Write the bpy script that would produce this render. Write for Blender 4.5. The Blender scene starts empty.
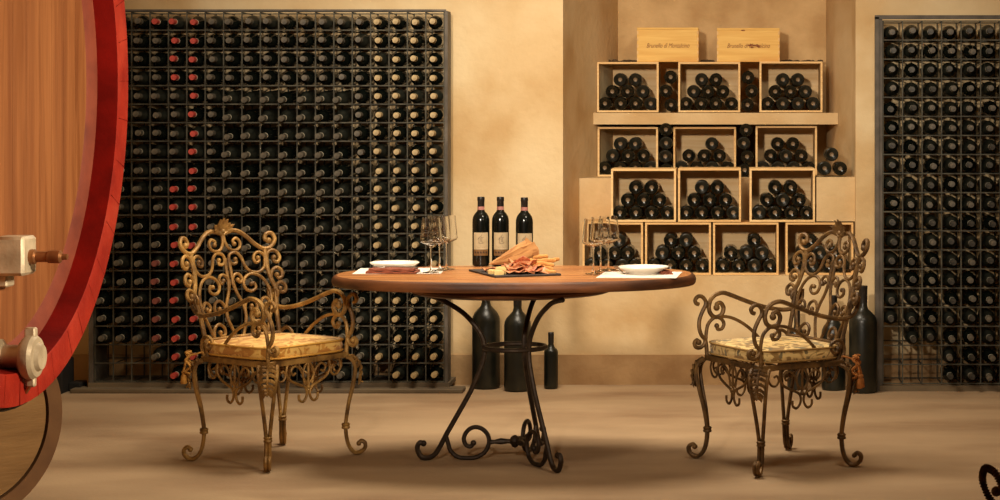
import bpy, math, random
from mathutils import Vector, Matrix

PI = math.pi
random.seed(7)
SC = bpy.context.scene
COL = SC.collection

# ------------------------------------------------------------------ camera, world, lights, exposure
CAM_H = 1.45
F = 2000.0
HOR = 116.0
VPX = 730.0                    # the picture is a crop: its principal point lies right of the middle
CAMX = 0.9706
cam = bpy.data.cameras.new('camera')
cam.sensor_width = 36.0
cam.lens = 36.0 * F / 1000.0
cam.shift_x = (500.0 - VPX) / 1000.0
cam.shift_y = -(250.0 - HOR) / 1000.0
cam.clip_start = 0.1
cam.clip_end = 60
camo = bpy.data.objects.new('camera', cam)
camo.location = (CAMX, 0, CAM_H)
camo.rotation_euler = (PI / 2, 0, 0)
COL.objects.link(camo)
SC.camera = camo

world = bpy.data.worlds.new('world')
SC.world = world
world.use_nodes = True
world.node_tree.nodes['Background'].inputs[0].default_value = (1.0, 0.80, 0.55, 1)
world.node_tree.nodes['Background'].inputs[1].default_value = 0.05


def area(name, loc, target, size, power, color, spread=180):
    l = bpy.data.lights.new(name, 'AREA')
    l.shape = 'DISK'
    l.size = size
    l.spread = math.radians(spread)
    l.energy = power
    l.color = color
    o = bpy.data.objects.new(name, l)
    o.location = loc
    o.rotation_euler = (Vector(target) - Vector(loc)).to_track_quat('-Z', 'Y').to_euler()
    COL.objects.link(o)
    return o


def spot(name, loc, target, angle, blend, radius, power, color):
    l = bpy.data.lights.new(name, 'SPOT')
    l.spot_size = math.radians(angle)
    l.spot_blend = blend
    l.shadow_soft_size = radius
    l.energy = power
    l.color = color
    o = bpy.data.objects.new(name, l)
    o.location = loc
    o.rotation_euler = (Vector(target) - Vector(loc)).to_track_quat('-Z', 'Y').to_euler()
    COL.objects.link(o)
    return o


spot('vault_spotlight', (-0.12, 3.2, 2.5), (0.30, 10.6, 1.60), 46, 0.9, 0.16, 1120, (1.0, 0.87, 0.71))
area('ceiling_lamp', (0.0, 8.9, 3.33), (0.0, 9.05, 0.0), 1.4, 80, (1.0, 0.87, 0.68), 140)
area('niche_fill_light', (1.5, 7.0, 3.3), (0.5, 11.0, 1.4), 0.6, 46, (1.0, 0.87, 0.68))  # unseen fill light, added to brighten the niche jamb, its back and the floor
area('cask_fill_light', (2.9, 4.3, 2.6), (-0.95, 5.6, 1.3), 0.8, 46, (1.0, 0.80, 0.55), 75)  # added fill aimed at the cask head and rim; stands for no known fixture

SC.view_settings.view_transform = 'Standard'
SC.view_settings.look = 'None'
SC.view_settings.gamma = 1.0
SC.view_settings.use_curve_mapping = False
SC.view_settings.exposure = 0.0


# ------------------------------------------------------------------ small tools
def px(x, y, d):
    return Vector((CAMX + (x - VPX) * d / F, d, CAM_H - (y - HOR) * d / F))


def lin(c):
    return tuple((v / 12.92 if v <= 0.04045 else ((v + 0.055) / 1.055) ** 2.4) for v in (c[0] / 255, c[1] / 255, c[2] / 255)) + (1,)


def mat(name, c1, c2=None, scale=6.0, rough=0.6, metal=0.0, detail=4.0, bump=0.0, bscale=None, stretch=(1, 1, 1),
        lo=0.35, hi=0.65, rough2=None, distort=0.0, trans=0.0, ior=1.45, coat=0.0, spec=0.5, c3=None, scale3=2.0, lo3=0.5, hi3=0.7, sheen=0.0):
    m = bpy.data.materials.new(name)
    m.use_nodes = True
    nt = m.node_tree
    b = nt.nodes['Principled BSDF']
    b.inputs['Roughness'].default_value = rough
    b.inputs['Metallic'].default_value = metal
    b.inputs['Transmission Weight'].default_value = trans
    b.inputs['IOR'].default_value = ior
    b.inputs['Coat Weight'].default_value = coat
    b.inputs['Specular IOR Level'].default_value = spec
    b.inputs['Sheen Weight'].default_value = sheen
    b.inputs['Base Color'].default_value = lin(c1)
    tc = mp = None
    if c2 is not None or bump:
        tc = nt.nodes.new('ShaderNodeTexCoord')
        mp = nt.nodes.new('ShaderNodeMapping')
        mp.inputs['Scale'].default_value = stretch
        nt.links.new(tc.outputs['Object'], mp.inputs['Vector'])
    if c2 is not None:
        n = nt.nodes.new('ShaderNodeTexNoise')
        n.inputs['Scale'].default_value = scale
        n.inputs['Detail'].default_value = detail
        n.inputs['Distortion'].default_value = distort
        nt.links.new(mp.outputs[0], n.inputs['Vector'])
        r = nt.nodes.new('ShaderNodeValToRGB')
        r.color_ramp.elements[0].position = lo
        r.color_ramp.elements[1].position = hi
        r.color_ramp.elements[0].color = lin(c1)
        r.color_ramp.elements[1].color = lin(c2)
        nt.links.new(n.outputs[0], r.inputs[0])
        out = r.outputs[0]
        if c3 is not None:
            n3 = nt.nodes.new('ShaderNodeTexNoise')
            n3.inputs['Scale'].default_value = scale3
            n3.inputs['Detail'].default_value = 5
            nt.links.new(mp.outputs[0], n3.inputs['Vector'])
            r3 = nt.nodes.new('ShaderNodeValToRGB')
            r3.color_ramp.elements[0].position = lo3
            r3.color_ramp.elements[1].position = hi3
            nt.links.new(n3.outputs[0], r3.inputs[0])
            mx = nt.nodes.new('ShaderNodeMix')
            mx.data_type = 'RGBA'
            nt.links.new(r3.outputs[0], mx.inputs[0])
            nt.links.new(out, mx.inputs[6])
            mx.inputs[7].default_value = lin(c3)
            out = mx.outputs[2]
        nt.links.new(out, b.inputs['Base Color'])
    if bump:
        n2 = nt.nodes.new('ShaderNodeTexNoise')
        n2.inputs['Scale'].default_value = bscale or scale * 4
        n2.inputs['Detail'].default_value = 6
        nt.links.new(mp.outputs[0], n2.inputs['Vector'])
        bp = nt.nodes.new('ShaderNodeBump')
        bp.inputs['Strength'].default_value = bump
        bp.inputs['Distance'].default_value = 0.01
        nt.links.new(n2.outputs[0], bp.inputs['Height'])
        nt.links.new(bp.outputs[0], b.inputs['Normal'])
    return m


class MB:
    """Collects verts and faces of ONE mesh."""

    def __init__(self):
        self.v = []
        self.f = []
        self.mi = []
        self.sm = []

    def add(self, verts, faces, mi=0, smooth=False):
        o = len(self.v)
        self.v += [tuple(p) for p in verts]
        for f in faces:
            self.f.append(tuple(i + o for i in f))
            self.mi.append(mi)
            self.sm.append(smooth)
        return self

    def box(self, lo, hi, mi=0, M=None, ch=0.0):
        x0, y0, z0 = lo
        x1, y1, z1 = hi
        if ch > 0:
            pts = []
            fs = []
            xs = (x0, x1)
            ys = (y0, y1)
            zs = (z0, z1)
            idx = {}
            for i in (0, 1):
                for j in (0, 1):
                    for k in (0, 1):
                        c = (xs[i], ys[j], zs[k])
                        s = (ch if i == 0 else -ch, ch if j == 0 else -ch, ch if k == 0 else -ch)
                        for a in range(3):
                            p = [c[q] + (s[q] if q != a else 0) for q in range(3)]
                            idx[(i, j, k, a)] = len(pts)
                            pts.append(Vector(p))
            I = idx
            fs.append((I[(0, 0, 0, 0)], I[(0, 0, 1, 0)], I[(0, 1, 1, 0)], I[(0, 1, 0, 0)]))
            fs.append((I[(1, 0, 0, 0)], I[(1, 1, 0, 0)], I[(1, 1, 1, 0)], I[(1, 0, 1, 0)]))
            fs.append((I[(0, 0, 0, 1)], I[(1, 0, 0, 1)], I[(1, 0, 1, 1)], I[(0, 0, 1, 1)]))
            fs.append((I[(0, 1, 0, 1)], I[(0, 1, 1, 1)], I[(1, 1, 1, 1)], I[(1, 1, 0, 1)]))
            fs.append((I[(0, 0, 0, 2)], I[(0, 1, 0, 2)], I[(1, 1, 0, 2)], I[(1, 0, 0, 2)]))
            fs.append((I[(0, 0, 1, 2)], I[(1, 0, 1, 2)], I[(1, 1, 1, 2)], I[(0, 1, 1, 2)]))
            for i in (0, 1):
                for j in (0, 1):
                    fs.append((I[(i, j, 0, 0)], I[(i, j, 1, 0)], I[(i, j, 1, 1)], I[(i, j, 0, 1)]))
                    fs.append((I[(i, 0, j, 0)], I[(i, 1, j, 0)], I[(i, 1, j, 2)], I[(i, 0, j, 2)]))
                    fs.append((I[(0, i, j, 1)], I[(1, i, j, 1)], I[(1, i, j, 2)], I[(0, i, j, 2)]))
                    for k in (0, 1):
                        fs.append((I[(i, j, k, 0)], I[(i, j, k, 1)], I[(i, j, k, 2)]))
            vs = pts
        else:
            vs = [Vector(p) for p in ((x0, y0, z0), (x1, y0, z0), (x1, y1, z0), (x0, y1, z0), (x0, y0, z1), (x1, y0, z1), (x1, y1, z1), (x0, y1, z1))]
            fs = [(0, 3, 2, 1), (4, 5, 6, 7), (0, 1, 5, 4), (1, 2, 6, 5), (2, 3, 7, 6), (3, 0, 4, 7)]
        if M is not None:
            vs = [M @ p for p in vs]
        return self.add(vs, fs, mi)

    def lathe(self, prof, seg=20, M=None, mis=None, closed=False, sx=1.0, sy=1.0, smooth=True):
        n = len(prof)
        vs = []
        for r, z in prof:
            for k in range(seg):
                a = 2 * PI * k / seg
                p = Vector((r * math.cos(a) * sx, r * math.sin(a) * sy, z))
                vs.append(M @ p if M is not None else p)
        o = len(self.v)
        self.v += [tuple(p) for p in vs]
        for i in range(n if closed else n - 1):
            j = (i + 1) % n
            m = mis[i] if mis else 0
            for k in range(seg):
                k2 = (k + 1) % seg
                self.f.append((o + i * seg + k, o + i * seg + k2, o + j * seg + k2, o + j * seg + k))
                self.mi.append(m)
                self.sm.append(smooth)
        return self

    def tube(self, pts, r, sides=7, mi=0, closed=False, flat=1.0, caps=True):
        pts = [Vector(p) for p in pts]
        n = len(pts)
        if n < 2:
            return self
        rs = r if isinstance(r, (list, tuple)) else [r] * n
        T = []
        for i in range(n):
            a = pts[(i - 1) % n] if (closed or i > 0) else pts[i]
            b = pts[(i + 1) % n] if (closed or i < n - 1) else pts[i]
            t = b - a
            T.append(t.normalized() if t.length > 1e-9 else Vector((0, 0, 1)))
        up = Vector((0, 0, 1)) if abs(T[0].z) < 0.9 else Vector((1, 0, 0))
        N = (up - T[0] * up.dot(T[0])).normalized()
        vs = []
        for i in range(n):
            N = N - T[i] * N.dot(T[i])
            if N.length < 1e-6:
                N = T[i].orthogonal()
            N.normalize()
            B = T[i].cross(N)
            for k in range(sides):
                a = 2 * PI * (k + 0.5) / sides
                vs.append(pts[i] + N * (math.cos(a) * rs[i]) + B * (math.sin(a) * rs[i] * flat))
        fs = []
        m = n if closed else n - 1
        for i in range(m):
            j = (i + 1) % n
            for k in range(sides):
                k2 = (k + 1) % sides
                fs.append((i * sides + k, i * sides + k2, j * sides + k2, j * sides + k))
        if caps and not closed:
            fs.append(tuple(reversed(range(sides))))
            fs.append(tuple((n - 1) * sides + k for k in range(sides)))
        return self.add(vs, fs, mi, True)

    def ball(self, c, r, mi=0, seg=12, rings=8, s=(1, 1, 1), M=None):
        prof = [(max(1e-4, r * math.sin(PI * i / rings)), -r * math.cos(PI * i / rings)) for i in range(rings + 1)]
        MM = Matrix.Translation(Vector(c)) @ (M.to_4x4() if M is not None else Matrix.Identity(4)) @ Matrix.Diagonal((s[0], s[1], s[2], 1))
        return self.lathe(prof, seg, MM, [mi] * rings)

    def prism(self, poly, z0, z1, mi=0, M=None):
        n = len(poly)
        vs = [Vector((p[0], p[1], z0)) for p in poly] + [Vector((p[0], p[1], z1)) for p in poly]
        if M is not None:
            vs = [M @ p for p in vs]
        fs = [tuple(reversed(range(n))), tuple(range(n, 2 * n))] + [(i, (i + 1) % n, n + (i + 1) % n, n + i) for i in range(n)]
        return self.add(vs, fs, mi)

    def mesh(self, name, mats):
        me = bpy.data.meshes.new(name)
        me.from_pydata(self.v, [], self.f)
        for m in (mats if isinstance(mats, (list, tuple)) else [mats]):
            me.materials.append(m)
        me.polygons.foreach_set('material_index', self.mi)
        me.polygons.foreach_set('use_smooth', self.sm)
        me.validate()
        me.set_sharp_from_angle(angle=math.radians(38))
        me.update()
        return me

    def build(self, name, mats, parent=None, loc=None, rot=None):
        return ob(name, self.mesh(name, mats), parent, loc, rot)


def ob(name, me, parent=None, loc=None, rot=None):
    o = bpy.data.objects.new(name, me)
    COL.objects.link(o)
    if parent is not None:
        o.parent = parent
    if loc is not None:
        o.location = loc
    if rot is not None:
        o.rotation_euler = rot
    return o


def tag(o, label, cat, group=None):
    o['label'] = label
    o['category'] = cat
    if group:
        o['group'] = group
    return o


def thing(name, label, cat, loc=(0, 0, 0), rot=(0, 0, 0), group=None):
    return tag(ob(name, None, None, loc, rot), label, cat, group)


def struct(o):
    o['kind'] = 'structure'
    return o


def copy_tree(o, parent=None):
    c = o.copy()
    COL.objects.link(c)
    if parent is not None:
        c.parent = parent
    for ch in list(o.children):
        copy_tree(ch, c)
    return c


def smooth(pts, n=6, closed=False):
    """Catmull-Rom through pts (any dimension)."""
    P = [Vector(p) for p in pts]
    m = len(P)
    out = []
    for i in range(m if closed else m - 1):
        p0 = P[(i - 1) % m] if (closed or i > 0) else P[0] * 2 - P[1]
        p1 = P[i]
        p2 = P[(i + 1) % m]
        p3 = P[(i + 2) % m] if (closed or i < m - 2) else P[-1] * 2 - P[-2]
        for k in range(n):
            t = k / n
            out.append(0.5 * ((2 * p1) + (p2 - p0) * t + (2 * p0 - 5 * p1 + 4 * p2 - p3) * t * t + (3 * p1 - p0 - 3 * p2 + p3) * t ** 3))
    if not closed:
        out.append(P[-1])
    return out


def basis(origin, x, y, z):
    M = Matrix((x, y, z)).transposed().to_4x4()
    M.translation = Vector(origin)
    return M


ORD = ['first', 'second', 'third', 'fourth', 'fifth', 'sixth', 'seventh', 'eighth', 'ninth', 'tenth', 'eleventh', 'twelfth', 'thirteenth',
       'fourteenth', 'fifteenth', 'sixteenth', 'seventeenth', 'eighteenth', 'nineteenth', 'twentieth']

# ------------------------------------------------------------------ materials
PLASTER = mat('plaster', (206, 177, 132), (189, 154, 105), scale=3.2, rough=0.85, bump=0.35, bscale=26, detail=8, lo=0.38, hi=0.72, c3=(216, 192, 150), scale3=2.0, lo3=0.45, hi3=0.68, spec=0.2)
PLASTER_ROUGH = mat('rough_plaster', (214, 180, 130), (190, 154, 106), scale=5, rough=0.9, bump=0.6, bscale=30, detail=8, spec=0.15)
PLINTH = mat('plinth_plaster', (184, 150, 108), (156, 122, 84), scale=4, rough=0.9, bump=0.4, bscale=24, detail=7, spec=0.15)
FLOOR = mat('floor_concrete', (172, 146, 114), (156, 130, 100), scale=1.6, rough=0.75, bump=0.3, bscale=60, detail=8, c3=(138, 110, 82), scale3=1.3, lo3=0.5, hi3=0.72, spec=0.25, stretch=(0.7, 1.6, 1))
CEIL = mat('ceiling_plaster', (200, 172, 126), (188, 158, 112), scale=2, rough=0.9)
WIRE = mat('rack_wire', (86, 82, 68), (60, 57, 47), scale=20, rough=0.65, metal=0.3)
POST = mat('rack_post', (96, 88, 78), (72, 65, 56), scale=12, rough=0.6, metal=0.3)
PLANK = mat('rack_plank', (112, 96, 72), (84, 70, 52), scale=10, rough=0.8, stretch=(0.3, 1, 1))
GLASS_DARK = mat('bottle_glass', (10, 13, 10), (24, 26, 20), scale=9, rough=0.16, detail=5, lo=0.45, hi=0.75, spec=0.5)
GLASS_DUSTY = mat('dusty_bottle_glass', (17, 19, 15), (44, 44, 36), scale=14, rough=0.32, detail=6, lo=0.4, hi=0.75, spec=0.45)
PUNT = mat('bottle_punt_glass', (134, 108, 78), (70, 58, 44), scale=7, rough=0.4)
CAP_RED = mat('capsule_red', (184, 72, 58), (150, 50, 42), scale=30, rough=0.45)
CAP_DULLRED = mat('capsule_dull_red', (128, 70, 58), (104, 54, 46), scale=30, rough=0.5)
CAP_TAN = mat('capsule_tan', (172, 150, 108), (140, 118, 80), scale=40, rough=0.5)
CAP_GREY = mat('capsule_grey', (92, 84, 70), (66, 60, 50), scale=40, rough=0.5)
CAP_FOIL = mat('capsule_foil', (70, 66, 58), (48, 45, 40), scale=60, rough=0.35, metal=0.3)
RING = mat('neck_ring', (196, 186, 164), (160, 150, 126), scale=40, rough=0.5)
CRATE = mat('crate_pine', (236, 200, 142), (220, 178, 116), scale=5, rough=0.65, stretch=(0.5, 3, 9), bump=0.15, bscale=18, distort=0.8)
CRATE_BACK = mat('crate_pine_pale', (242, 208, 156), (230, 190, 132), scale=5, rough=0.65, stretch=(0.5, 3, 9), bump=0.1, bscale=18, distort=0.8)
CRATE_DARK = mat('crate_pine_brown', (228, 188, 126), (208, 162, 100), scale=5, rough=0.65, stretch=(0.5, 3, 9), bump=0.15, bscale=18, distort=0.8)
CRATE_YEL = mat('crate_pine_yellow', (232, 190, 104), (220, 170, 84), scale=4, rough=0.6, stretch=(0.6, 2, 9), distort=0.9, c3=(206, 146, 66), scale3=1.6, lo3=0.55, hi3=0.75)
INK = mat('crate_ink', (116, 60, 24), (142, 82, 36), scale=60, rough=0.7)
MORTAR = mat('loose_mortar', (92, 72, 50), (62, 48, 34), scale=30, rough=0.95, bump=0.5)

# ------------------------------------------------------------------ room shell
WY = 10.8                      # face of the rear wall
NL, NR = px(563, 0, 10.8).x, px(855.6, 0, 10.8).x      # niche edges in the wall face
SILL = 0.587
NB = 11.85                     # niche back
RX0, RX1, RY0, RY1, RZ = -3.4, 3.9, -1.2, 12.1, 3.4

b = MB()
b.box((RX0, RY0, -0.1), (RX1, RY1, 0))
struct(b.build('floor', FLOOR))
b = MB()
b.box((RX0, RY0, RZ), (RX1, RY1, RZ + 0.1))
struct(b.build('ceiling', CEIL))
b = MB()
b.box((RX0 - 0.1, RY0, 0), (RX0, RY1, RZ))
struct(b.build('wall_left', PLASTER))
b = MB()
b.box((RX1, RY0, 0), (RX1 + 0.1, RY1, RZ))
struct(b.build('wall_right', PLASTER))
b = MB()
b.box((RX0, RY0 - 0.1, 0), (RX1, RY0, RZ))
struct(b.build('wall_front', PLASTER))

b = MB()
J1, J2, J3 = px(579.5, 0, 11.2).x, px(596, 0, 11.45).x, px(618, 0, NB).x      # slanted jamb
K2, K3 = px(836, 0, 11.45).x, px(826, 0, NB).x
b.prism([(RX0, WY), (NL, WY), (J1, 11.2), (J2, 11.45), (J3, NB), (J3, RY1), (RX0, RY1)], 0, RZ)
struct(b.build('wall_back', PLASTER))
b = MB()
b.prism([(NR, WY), (RX1, WY), (RX1, RY1), (K3, RY1), (K3, NB), (K2, 11.45), (NR, 11.2)], 0, RZ)
struct(b.build('wall_back_right', PLASTER))
b = MB()
b.prism([(NL, WY), (NR, WY), (NR, 11.2), (K2, 11.45), (K3, NB + 0.02), (J3, NB + 0.02), (J2, 11.45), (J1, 11.2)], 0, SILL)
struct(b.build('wall_back_lower', PLASTER))
b = MB()
b.box((J3 - 0.03, NB, SILL), (K3 + 0.03, RY1, RZ))
struct(b.build('wall_niche', PLASTER_ROUGH))
# plaster ledges inside the niche
L2Z0, L2Z1 = 1.402, 1.468
b = MB()
b.prism([(px(592, 0, 11.41).x, 11.41), (px(838, 0, 11.41).x, 11.41), (K2, 11.45), (K3, NB), (J3, NB), (J2, 11.45)], L2Z0, L2Z1)
b.prism([(J1, 11.19), (NR, 11.19), (K2, 11.45), (K3, NB), (J3, NB), (J2, 11.45)], SILL, 1.102)
b.box((px(816.5, 0, 10.86).x, 10.86, 0.878), (NR, 11.2, 1.118))
struct(b.build('trim_1', PLASTER))
# grey plinth band at the foot of the wall
b = MB()
b.box((RX0, WY - 0.012, 0), (RX1, WY, 0.162))
struct(b.build('baseboard_back', PLINTH))

# crumbled mortar on the crate tops at the niche back
def rubble(x0, x1, d, z, n, seed):
    rnd = random.Random(seed)
    b = MB()
    for i in range(n):
        x = x0 + (x1 - x0) * (i + rnd.random()) / n
        s = rnd.uniform(0.004, 0.013)
        M = Matrix.Rotation(rnd.uniform(0, 6), 3, 'Z') @ Matrix.Rotation(rnd.uniform(0, 1), 3, 'X')
        b.ball((x, d + rnd.uniform(-0.03, 0.03), z + s * 0.4), s, seg=6, rings=4, s=(rnd.uniform(1, 2.2), 1, rnd.uniform(.4, .9)), M=M)
    o = b.build('mortar_rubble', MORTAR)
    o['kind'] = 'stuff'
    return o

# ------------------------------------------------------------------ bottles
BOD = [(0.0005, 0.018), (0.0115, 0.016), (0.024, 0.006), (0.031, 0.0), (0.0365, 0.004), (0.0378, 0.012), (0.0378, 0.184), (0.0365, 0.196), (0.032, 0.207),
       (0.024, 0.219), (0.0175, 0.229), (0.0148, 0.240), (0.0142, 0.255), (0.0140, 0.296), (0.0005, 0.298)]


def scaled(prof, s):
    return [(r * s, z * s) for r, z in prof]


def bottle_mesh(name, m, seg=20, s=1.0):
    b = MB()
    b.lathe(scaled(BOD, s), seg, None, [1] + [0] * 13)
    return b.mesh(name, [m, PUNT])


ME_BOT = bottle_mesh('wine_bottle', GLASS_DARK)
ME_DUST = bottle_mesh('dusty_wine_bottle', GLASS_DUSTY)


def capsule_mesh(name, m, ring, z0=0.243):
    b = MB()
    b.lathe([(0.0150, z0 - 0.006), (0.0156, z0 - 0.006), (0.0156, z0 + 0.003), (0.0152, z0 + 0.003), (0.0150, 0.283), (0.0158, 0.285), (0.0158, 0.297), (0.0148, 0.3005), (0.0005, 0.3005)], 16, None, [1, 1, 1, 0, 0, 0, 0, 0])
    return b.mesh(name, [m, ring])


CAPM = {
    'red': (capsule_mesh('capsule', CAP_RED, RING), 'red-capped'),
    'dull': (capsule_mesh('capsule', CAP_DULLRED, RING), 'dull-red-capped'),
    'tan': (capsule_mesh('capsule', CAP_TAN, CAP_TAN), 'tan-capped'),
    'grey': (capsule_mesh('capsule', CAP_GREY, CAP_GREY), 'grey-capped'),
    'ring': (capsule_mesh('capsule', CAP_GREY, RING), 'pale-ringed'),
    'foil': (capsule_mesh('capsule', CAP_FOIL, RING), 'foil-capped'),
    'foil2': (capsule_mesh('capsule', CAP_GREY, RING), 'grey-foil-capped'),
}
NAMES = {'red': 'red_capped_wine_bottle', 'dull': 'red_capped_wine_bottle', 'tan': 'tan_capped_wine_bottle', 'foil': 'foil_capped_wine_bottle', 'foil2': 'foil_capped_wine_bottle'}


def wire_rack(name, label, x0, x1, z0, z1, nc, nr, yf, yb):
    root = thing(name, label, 'wine rack', ((x0 + x1) / 2, (yf + yb) / 2, 0))
    ox, oy = (x0 + x1) / 2, (yf + yb) / 2
    cw, ch = (x1 - x0) / nc, (z1 - z0) / nr
    w = 0.0032
    b = MB()
    for y in (yf, yb):
        for i in range(nc + 1):
            x = x0 + i * cw - ox
            b.box((x - w, y - oy - w, z0 - w), (x + w, y - oy + w, z1 + w))
        for j in range(nr + 1):
            z = z0 + j * ch
            b.box((x0 - ox, y - oy - 2.4 * w, z - w), (x1 - ox, y - oy - 0.6 * w, z + w))
    b.build('front_and_back_grid', WIRE, root)
    b = MB()
    for i in range(nc + 1):
        x = x0 + i * cw - ox
        for j in range(nr + 1):
            z = z0 + j * ch
            b.box((x - w * .7, yf - oy, z - w * .7 - 0.004), (x + w * .7, yb - oy, z + w * .7 - 0.004))
    b.build('depth_wires', WIRE, root)
    return root, ox, oy, cw, ch


YF, YB = 10.55, 10.775
LX0, LX1, LZ0, LZ1 = px(95, 0, YF).x, px(444.2, 0, YF).x, 0.050, 2.000
rack, ox, oy, lcw, lch = wire_rack('wine_rack', 'tall wire wine rack standing between the big red-rimmed cask and the wall recess', LX0, LX1, LZ0, LZ1, 19, 20, YF, YB)
b = MB()
b.box((LX1 - ox + 0.004, YF - oy - 0.012, 0.045), (LX1 - ox + 0.020, YF - oy + 0.10, LZ1 + 0.004))
b.build('frame_post', POST, rack)
b = MB()
b.box((LX0 - ox - 0.030, YF - oy - 0.012, 0.045), (LX0 - ox - 0.006, YB - oy, LZ1 + 0.004))
b.build('frame_post', POST, rack)
b = MB()
b.box((LX0 - ox - 0.030, YF - oy - 0.014, LZ1 + 0.002), (LX1 - ox + 0.010, YF - oy + 0.01, LZ1 + 0.012))
b.build('top_bar', POST, rack)
b = MB()
b.box((LX0 - ox - 0.10, YF - oy - 0.10, 0.0), (LX1 - ox + 0.11, YF - oy + 0.03, 0.022), ch=0.004)
b.box((LX0 - ox - 0.03, YF - oy - 0.02, 0.022), (LX1 - ox + 0.03, YB - oy, 0.045))
b.build('base_plank', PLANK, rack)

RX_0 = px(883, 0, YF).x
RZ0, RZ1 = 0.040, 1.951
rack2, ox2, oy2, rcw, rch = wire_rack('wine_rack', 'wire wine rack with a broad grey post, beside the ornate chair and tall dark bottle', RX_0, RX_0 + 8 * 0.1029, RZ0, RZ1, 8, 19, YF, YB)
b = MB()
b.box((RX_0 - ox2 - 0.043, YF - oy2 - 0.02, 0.0), (RX_0 - ox2 - 0.022, YF - oy2 + 0.02, RZ1 + 0.02))
b.box((RX_0 - ox2 - 0.0215, YF - oy2 - 0.012, 0.0), (RX_0 - ox2 - 0.004, YB - oy2, RZ1 + 0.02))
b.build('frame_post', POST, rack2)
b = MB()
b.box((RX_0 - ox2 - 0.043, YF - oy2 - 0.02, RZ1 + 0.010), (RX_0 - ox2 + 0.83, YF - oy2 + 0.012, RZ1 + 0.03))
b.build('top_bar', POST, rack2)
b = MB()
b.box((RX_0 - ox2 - 0.02, YF - oy2 - 0.02, 0.0), (RX_0 - ox2 + 0.83, YF - oy2 + 0.02, 0.03))
b.build('base_plank', PLANK, rack2)


def racked(cx, zc, d_base, kind, label, group, yaw=0.0, pitch=0.0, dust=False):
    me, word = CAPM[kind]
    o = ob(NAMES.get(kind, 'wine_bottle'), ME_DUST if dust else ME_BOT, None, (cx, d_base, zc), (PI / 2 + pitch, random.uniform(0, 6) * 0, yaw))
    tag(o, label, 'wine bottle', group)
    ob('capsule', me, o)
    return o


def cask_edge(y):       # where the big cask ends, to leave out what is wholly behind it
    ys = [(0, 124), (75, 128), (150, 126), (210, 118), (245, 111), (286, 102), (316, 92), (343, 80), (372, 62), (386, 50)]
    for (a, xa), (c, xc) in zip(ys, ys[1:]):
        if a <= y <= c:
            return xa + (xc - xa) * (y - a) / (c - a)
    return 0


REDS = {0: (3, 4, 5), 1: (4, 5), 2: (4, 5), 3: (4, 5), 4: (5,), 5: (5,), 6: (5,), 7: (5,), 8: (5,), 9: (4, 5), 10: (4, 5), 11: (4, 5), 12: (4, 5), 13: (4,), 14: (4,), 15: (4,), 16: (4, 5), 17: (4, 5), 18: (4, 5), 19: (4,)}
DULL = {(13, 3), (14, 3), (15, 3), (16, 3), (17, 3)}
for r in range(20):
    for c in range(19):
        if (r == 18 and c < 3) or (r == 19 and (c < 4 or c == 15)):
            continue
        yc = 12 + 18.5 * (r + 0.5)
        xc = 95 + 18.4 * (c + 0.5)
        if xc + 9 < cask_edge(yc) - 3:
            continue
        cx = LX0 + (c + 0.5) * lcw
        zc = LZ1 - (r + 1) * lch + 0.0378 + 0.004
        rnd = random.Random(r * 31 + c)
        cx += rnd.uniform(-0.004, 0.004)
        yaw, pitch, push = rnd.uniform(-0.02, 0.02), rnd.uniform(-0.012, 0.012), rnd.uniform(-0.012, 0.006)
        kind = 'grey'
        if c in REDS[r]:
            kind = 'red'
        elif (r, c) in DULL:
            kind = 'dull'
        elif c >= 15:
            kind = 'tan'
        elif r >= 4 and 7 <= c <= 13 and r <= 12:
            kind = 'ring'
            yaw -= 0.07
            pitch += 0.06
            push += 0.01
        elif r >= 8 or (c <= 2 and rnd.random() < 0.4):
            kind = 'ring' if rnd.random() < 0.7 else 'grey'
        word = CAPM[kind][1]
        lab = '%s wine bottle, rack behind the table, %s row down, %s column from its right' % (word, ORD[r], ORD[18 - c])
        racked(cx, zc, 10.765 + push, kind, lab, 'bottles lying in the wide wire rack', yaw, pitch, dust=(r >= 4 and rnd.random() < 0.5) or rnd.random() < .2)
for r in range(19):
    for c in range(8):
        if (r == 16 and c < 1) or (r >= 17 and c < 3):
            continue
        cx = RX_0 + (c + 0.5) * rcw
        zc = RZ1 - (r + 1) * rch + 0.0378 + 0.005
        rnd = random.Random(r * 77 + c + 5000)
        cx += rnd.uniform(-0.006, 0.006)
        kind = 'foil' if rnd.random() < 0.6 else 'foil2'
        word = CAPM[kind][1]
        lab = '%s wine bottle, rack at the right edge, %s row down, %s column from post' % (word, ORD[r], ORD[c])
        racked(cx, zc, 10.765 + rnd.uniform(-0.012, 0.004), kind, lab, 'bottles lying in the rack with the broad post', -0.02 + rnd.uniform(-0.03, 0.03), rnd.uniform(-0.02, 0.02), dust=rnd.random() < .7)

# ------------------------------------------------------------------ wooden crates in the niche
TH = 0.011


def crate(label, x0, x1, y0, y1, d, depth, m, back_m=None):
    """Open crate lying on its side, mouth towards the room; x, y are its outer edges as seen, d its front."""
    a = px(x0, y1, d)
    c = px(x1, y0, d)
    w, h = c.x - a.x, c.z - a.z
    root = thing('wine_crate', label, 'crate', (a.x + w / 2, d + depth / 2, a.z), group='open wooden wine crates stacked in the wall recess')
    hw, hd = w / 2, depth / 2
    e = 0.0006
    MB().box((-hw, -hd, 0), (hw, hd, TH), ch=0.001).build('bottom_board', m, root)
    MB().box((-hw, -hd, h - TH), (hw, hd, h), ch=0.001).build('top_board', m, root)
    MB().box((-hw, -hd + e, TH), (-hw + TH, hd, h - TH)).build('side_board', m, root)
    MB().box((hw - TH, -hd + e, TH), (hw, hd, h - TH)).build('side_board', m, root)
    MB().box((-hw + TH, hd - 0.008, TH), (hw - TH, hd, h - TH)).build('back_board', back_m or m, root)
    return root


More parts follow.
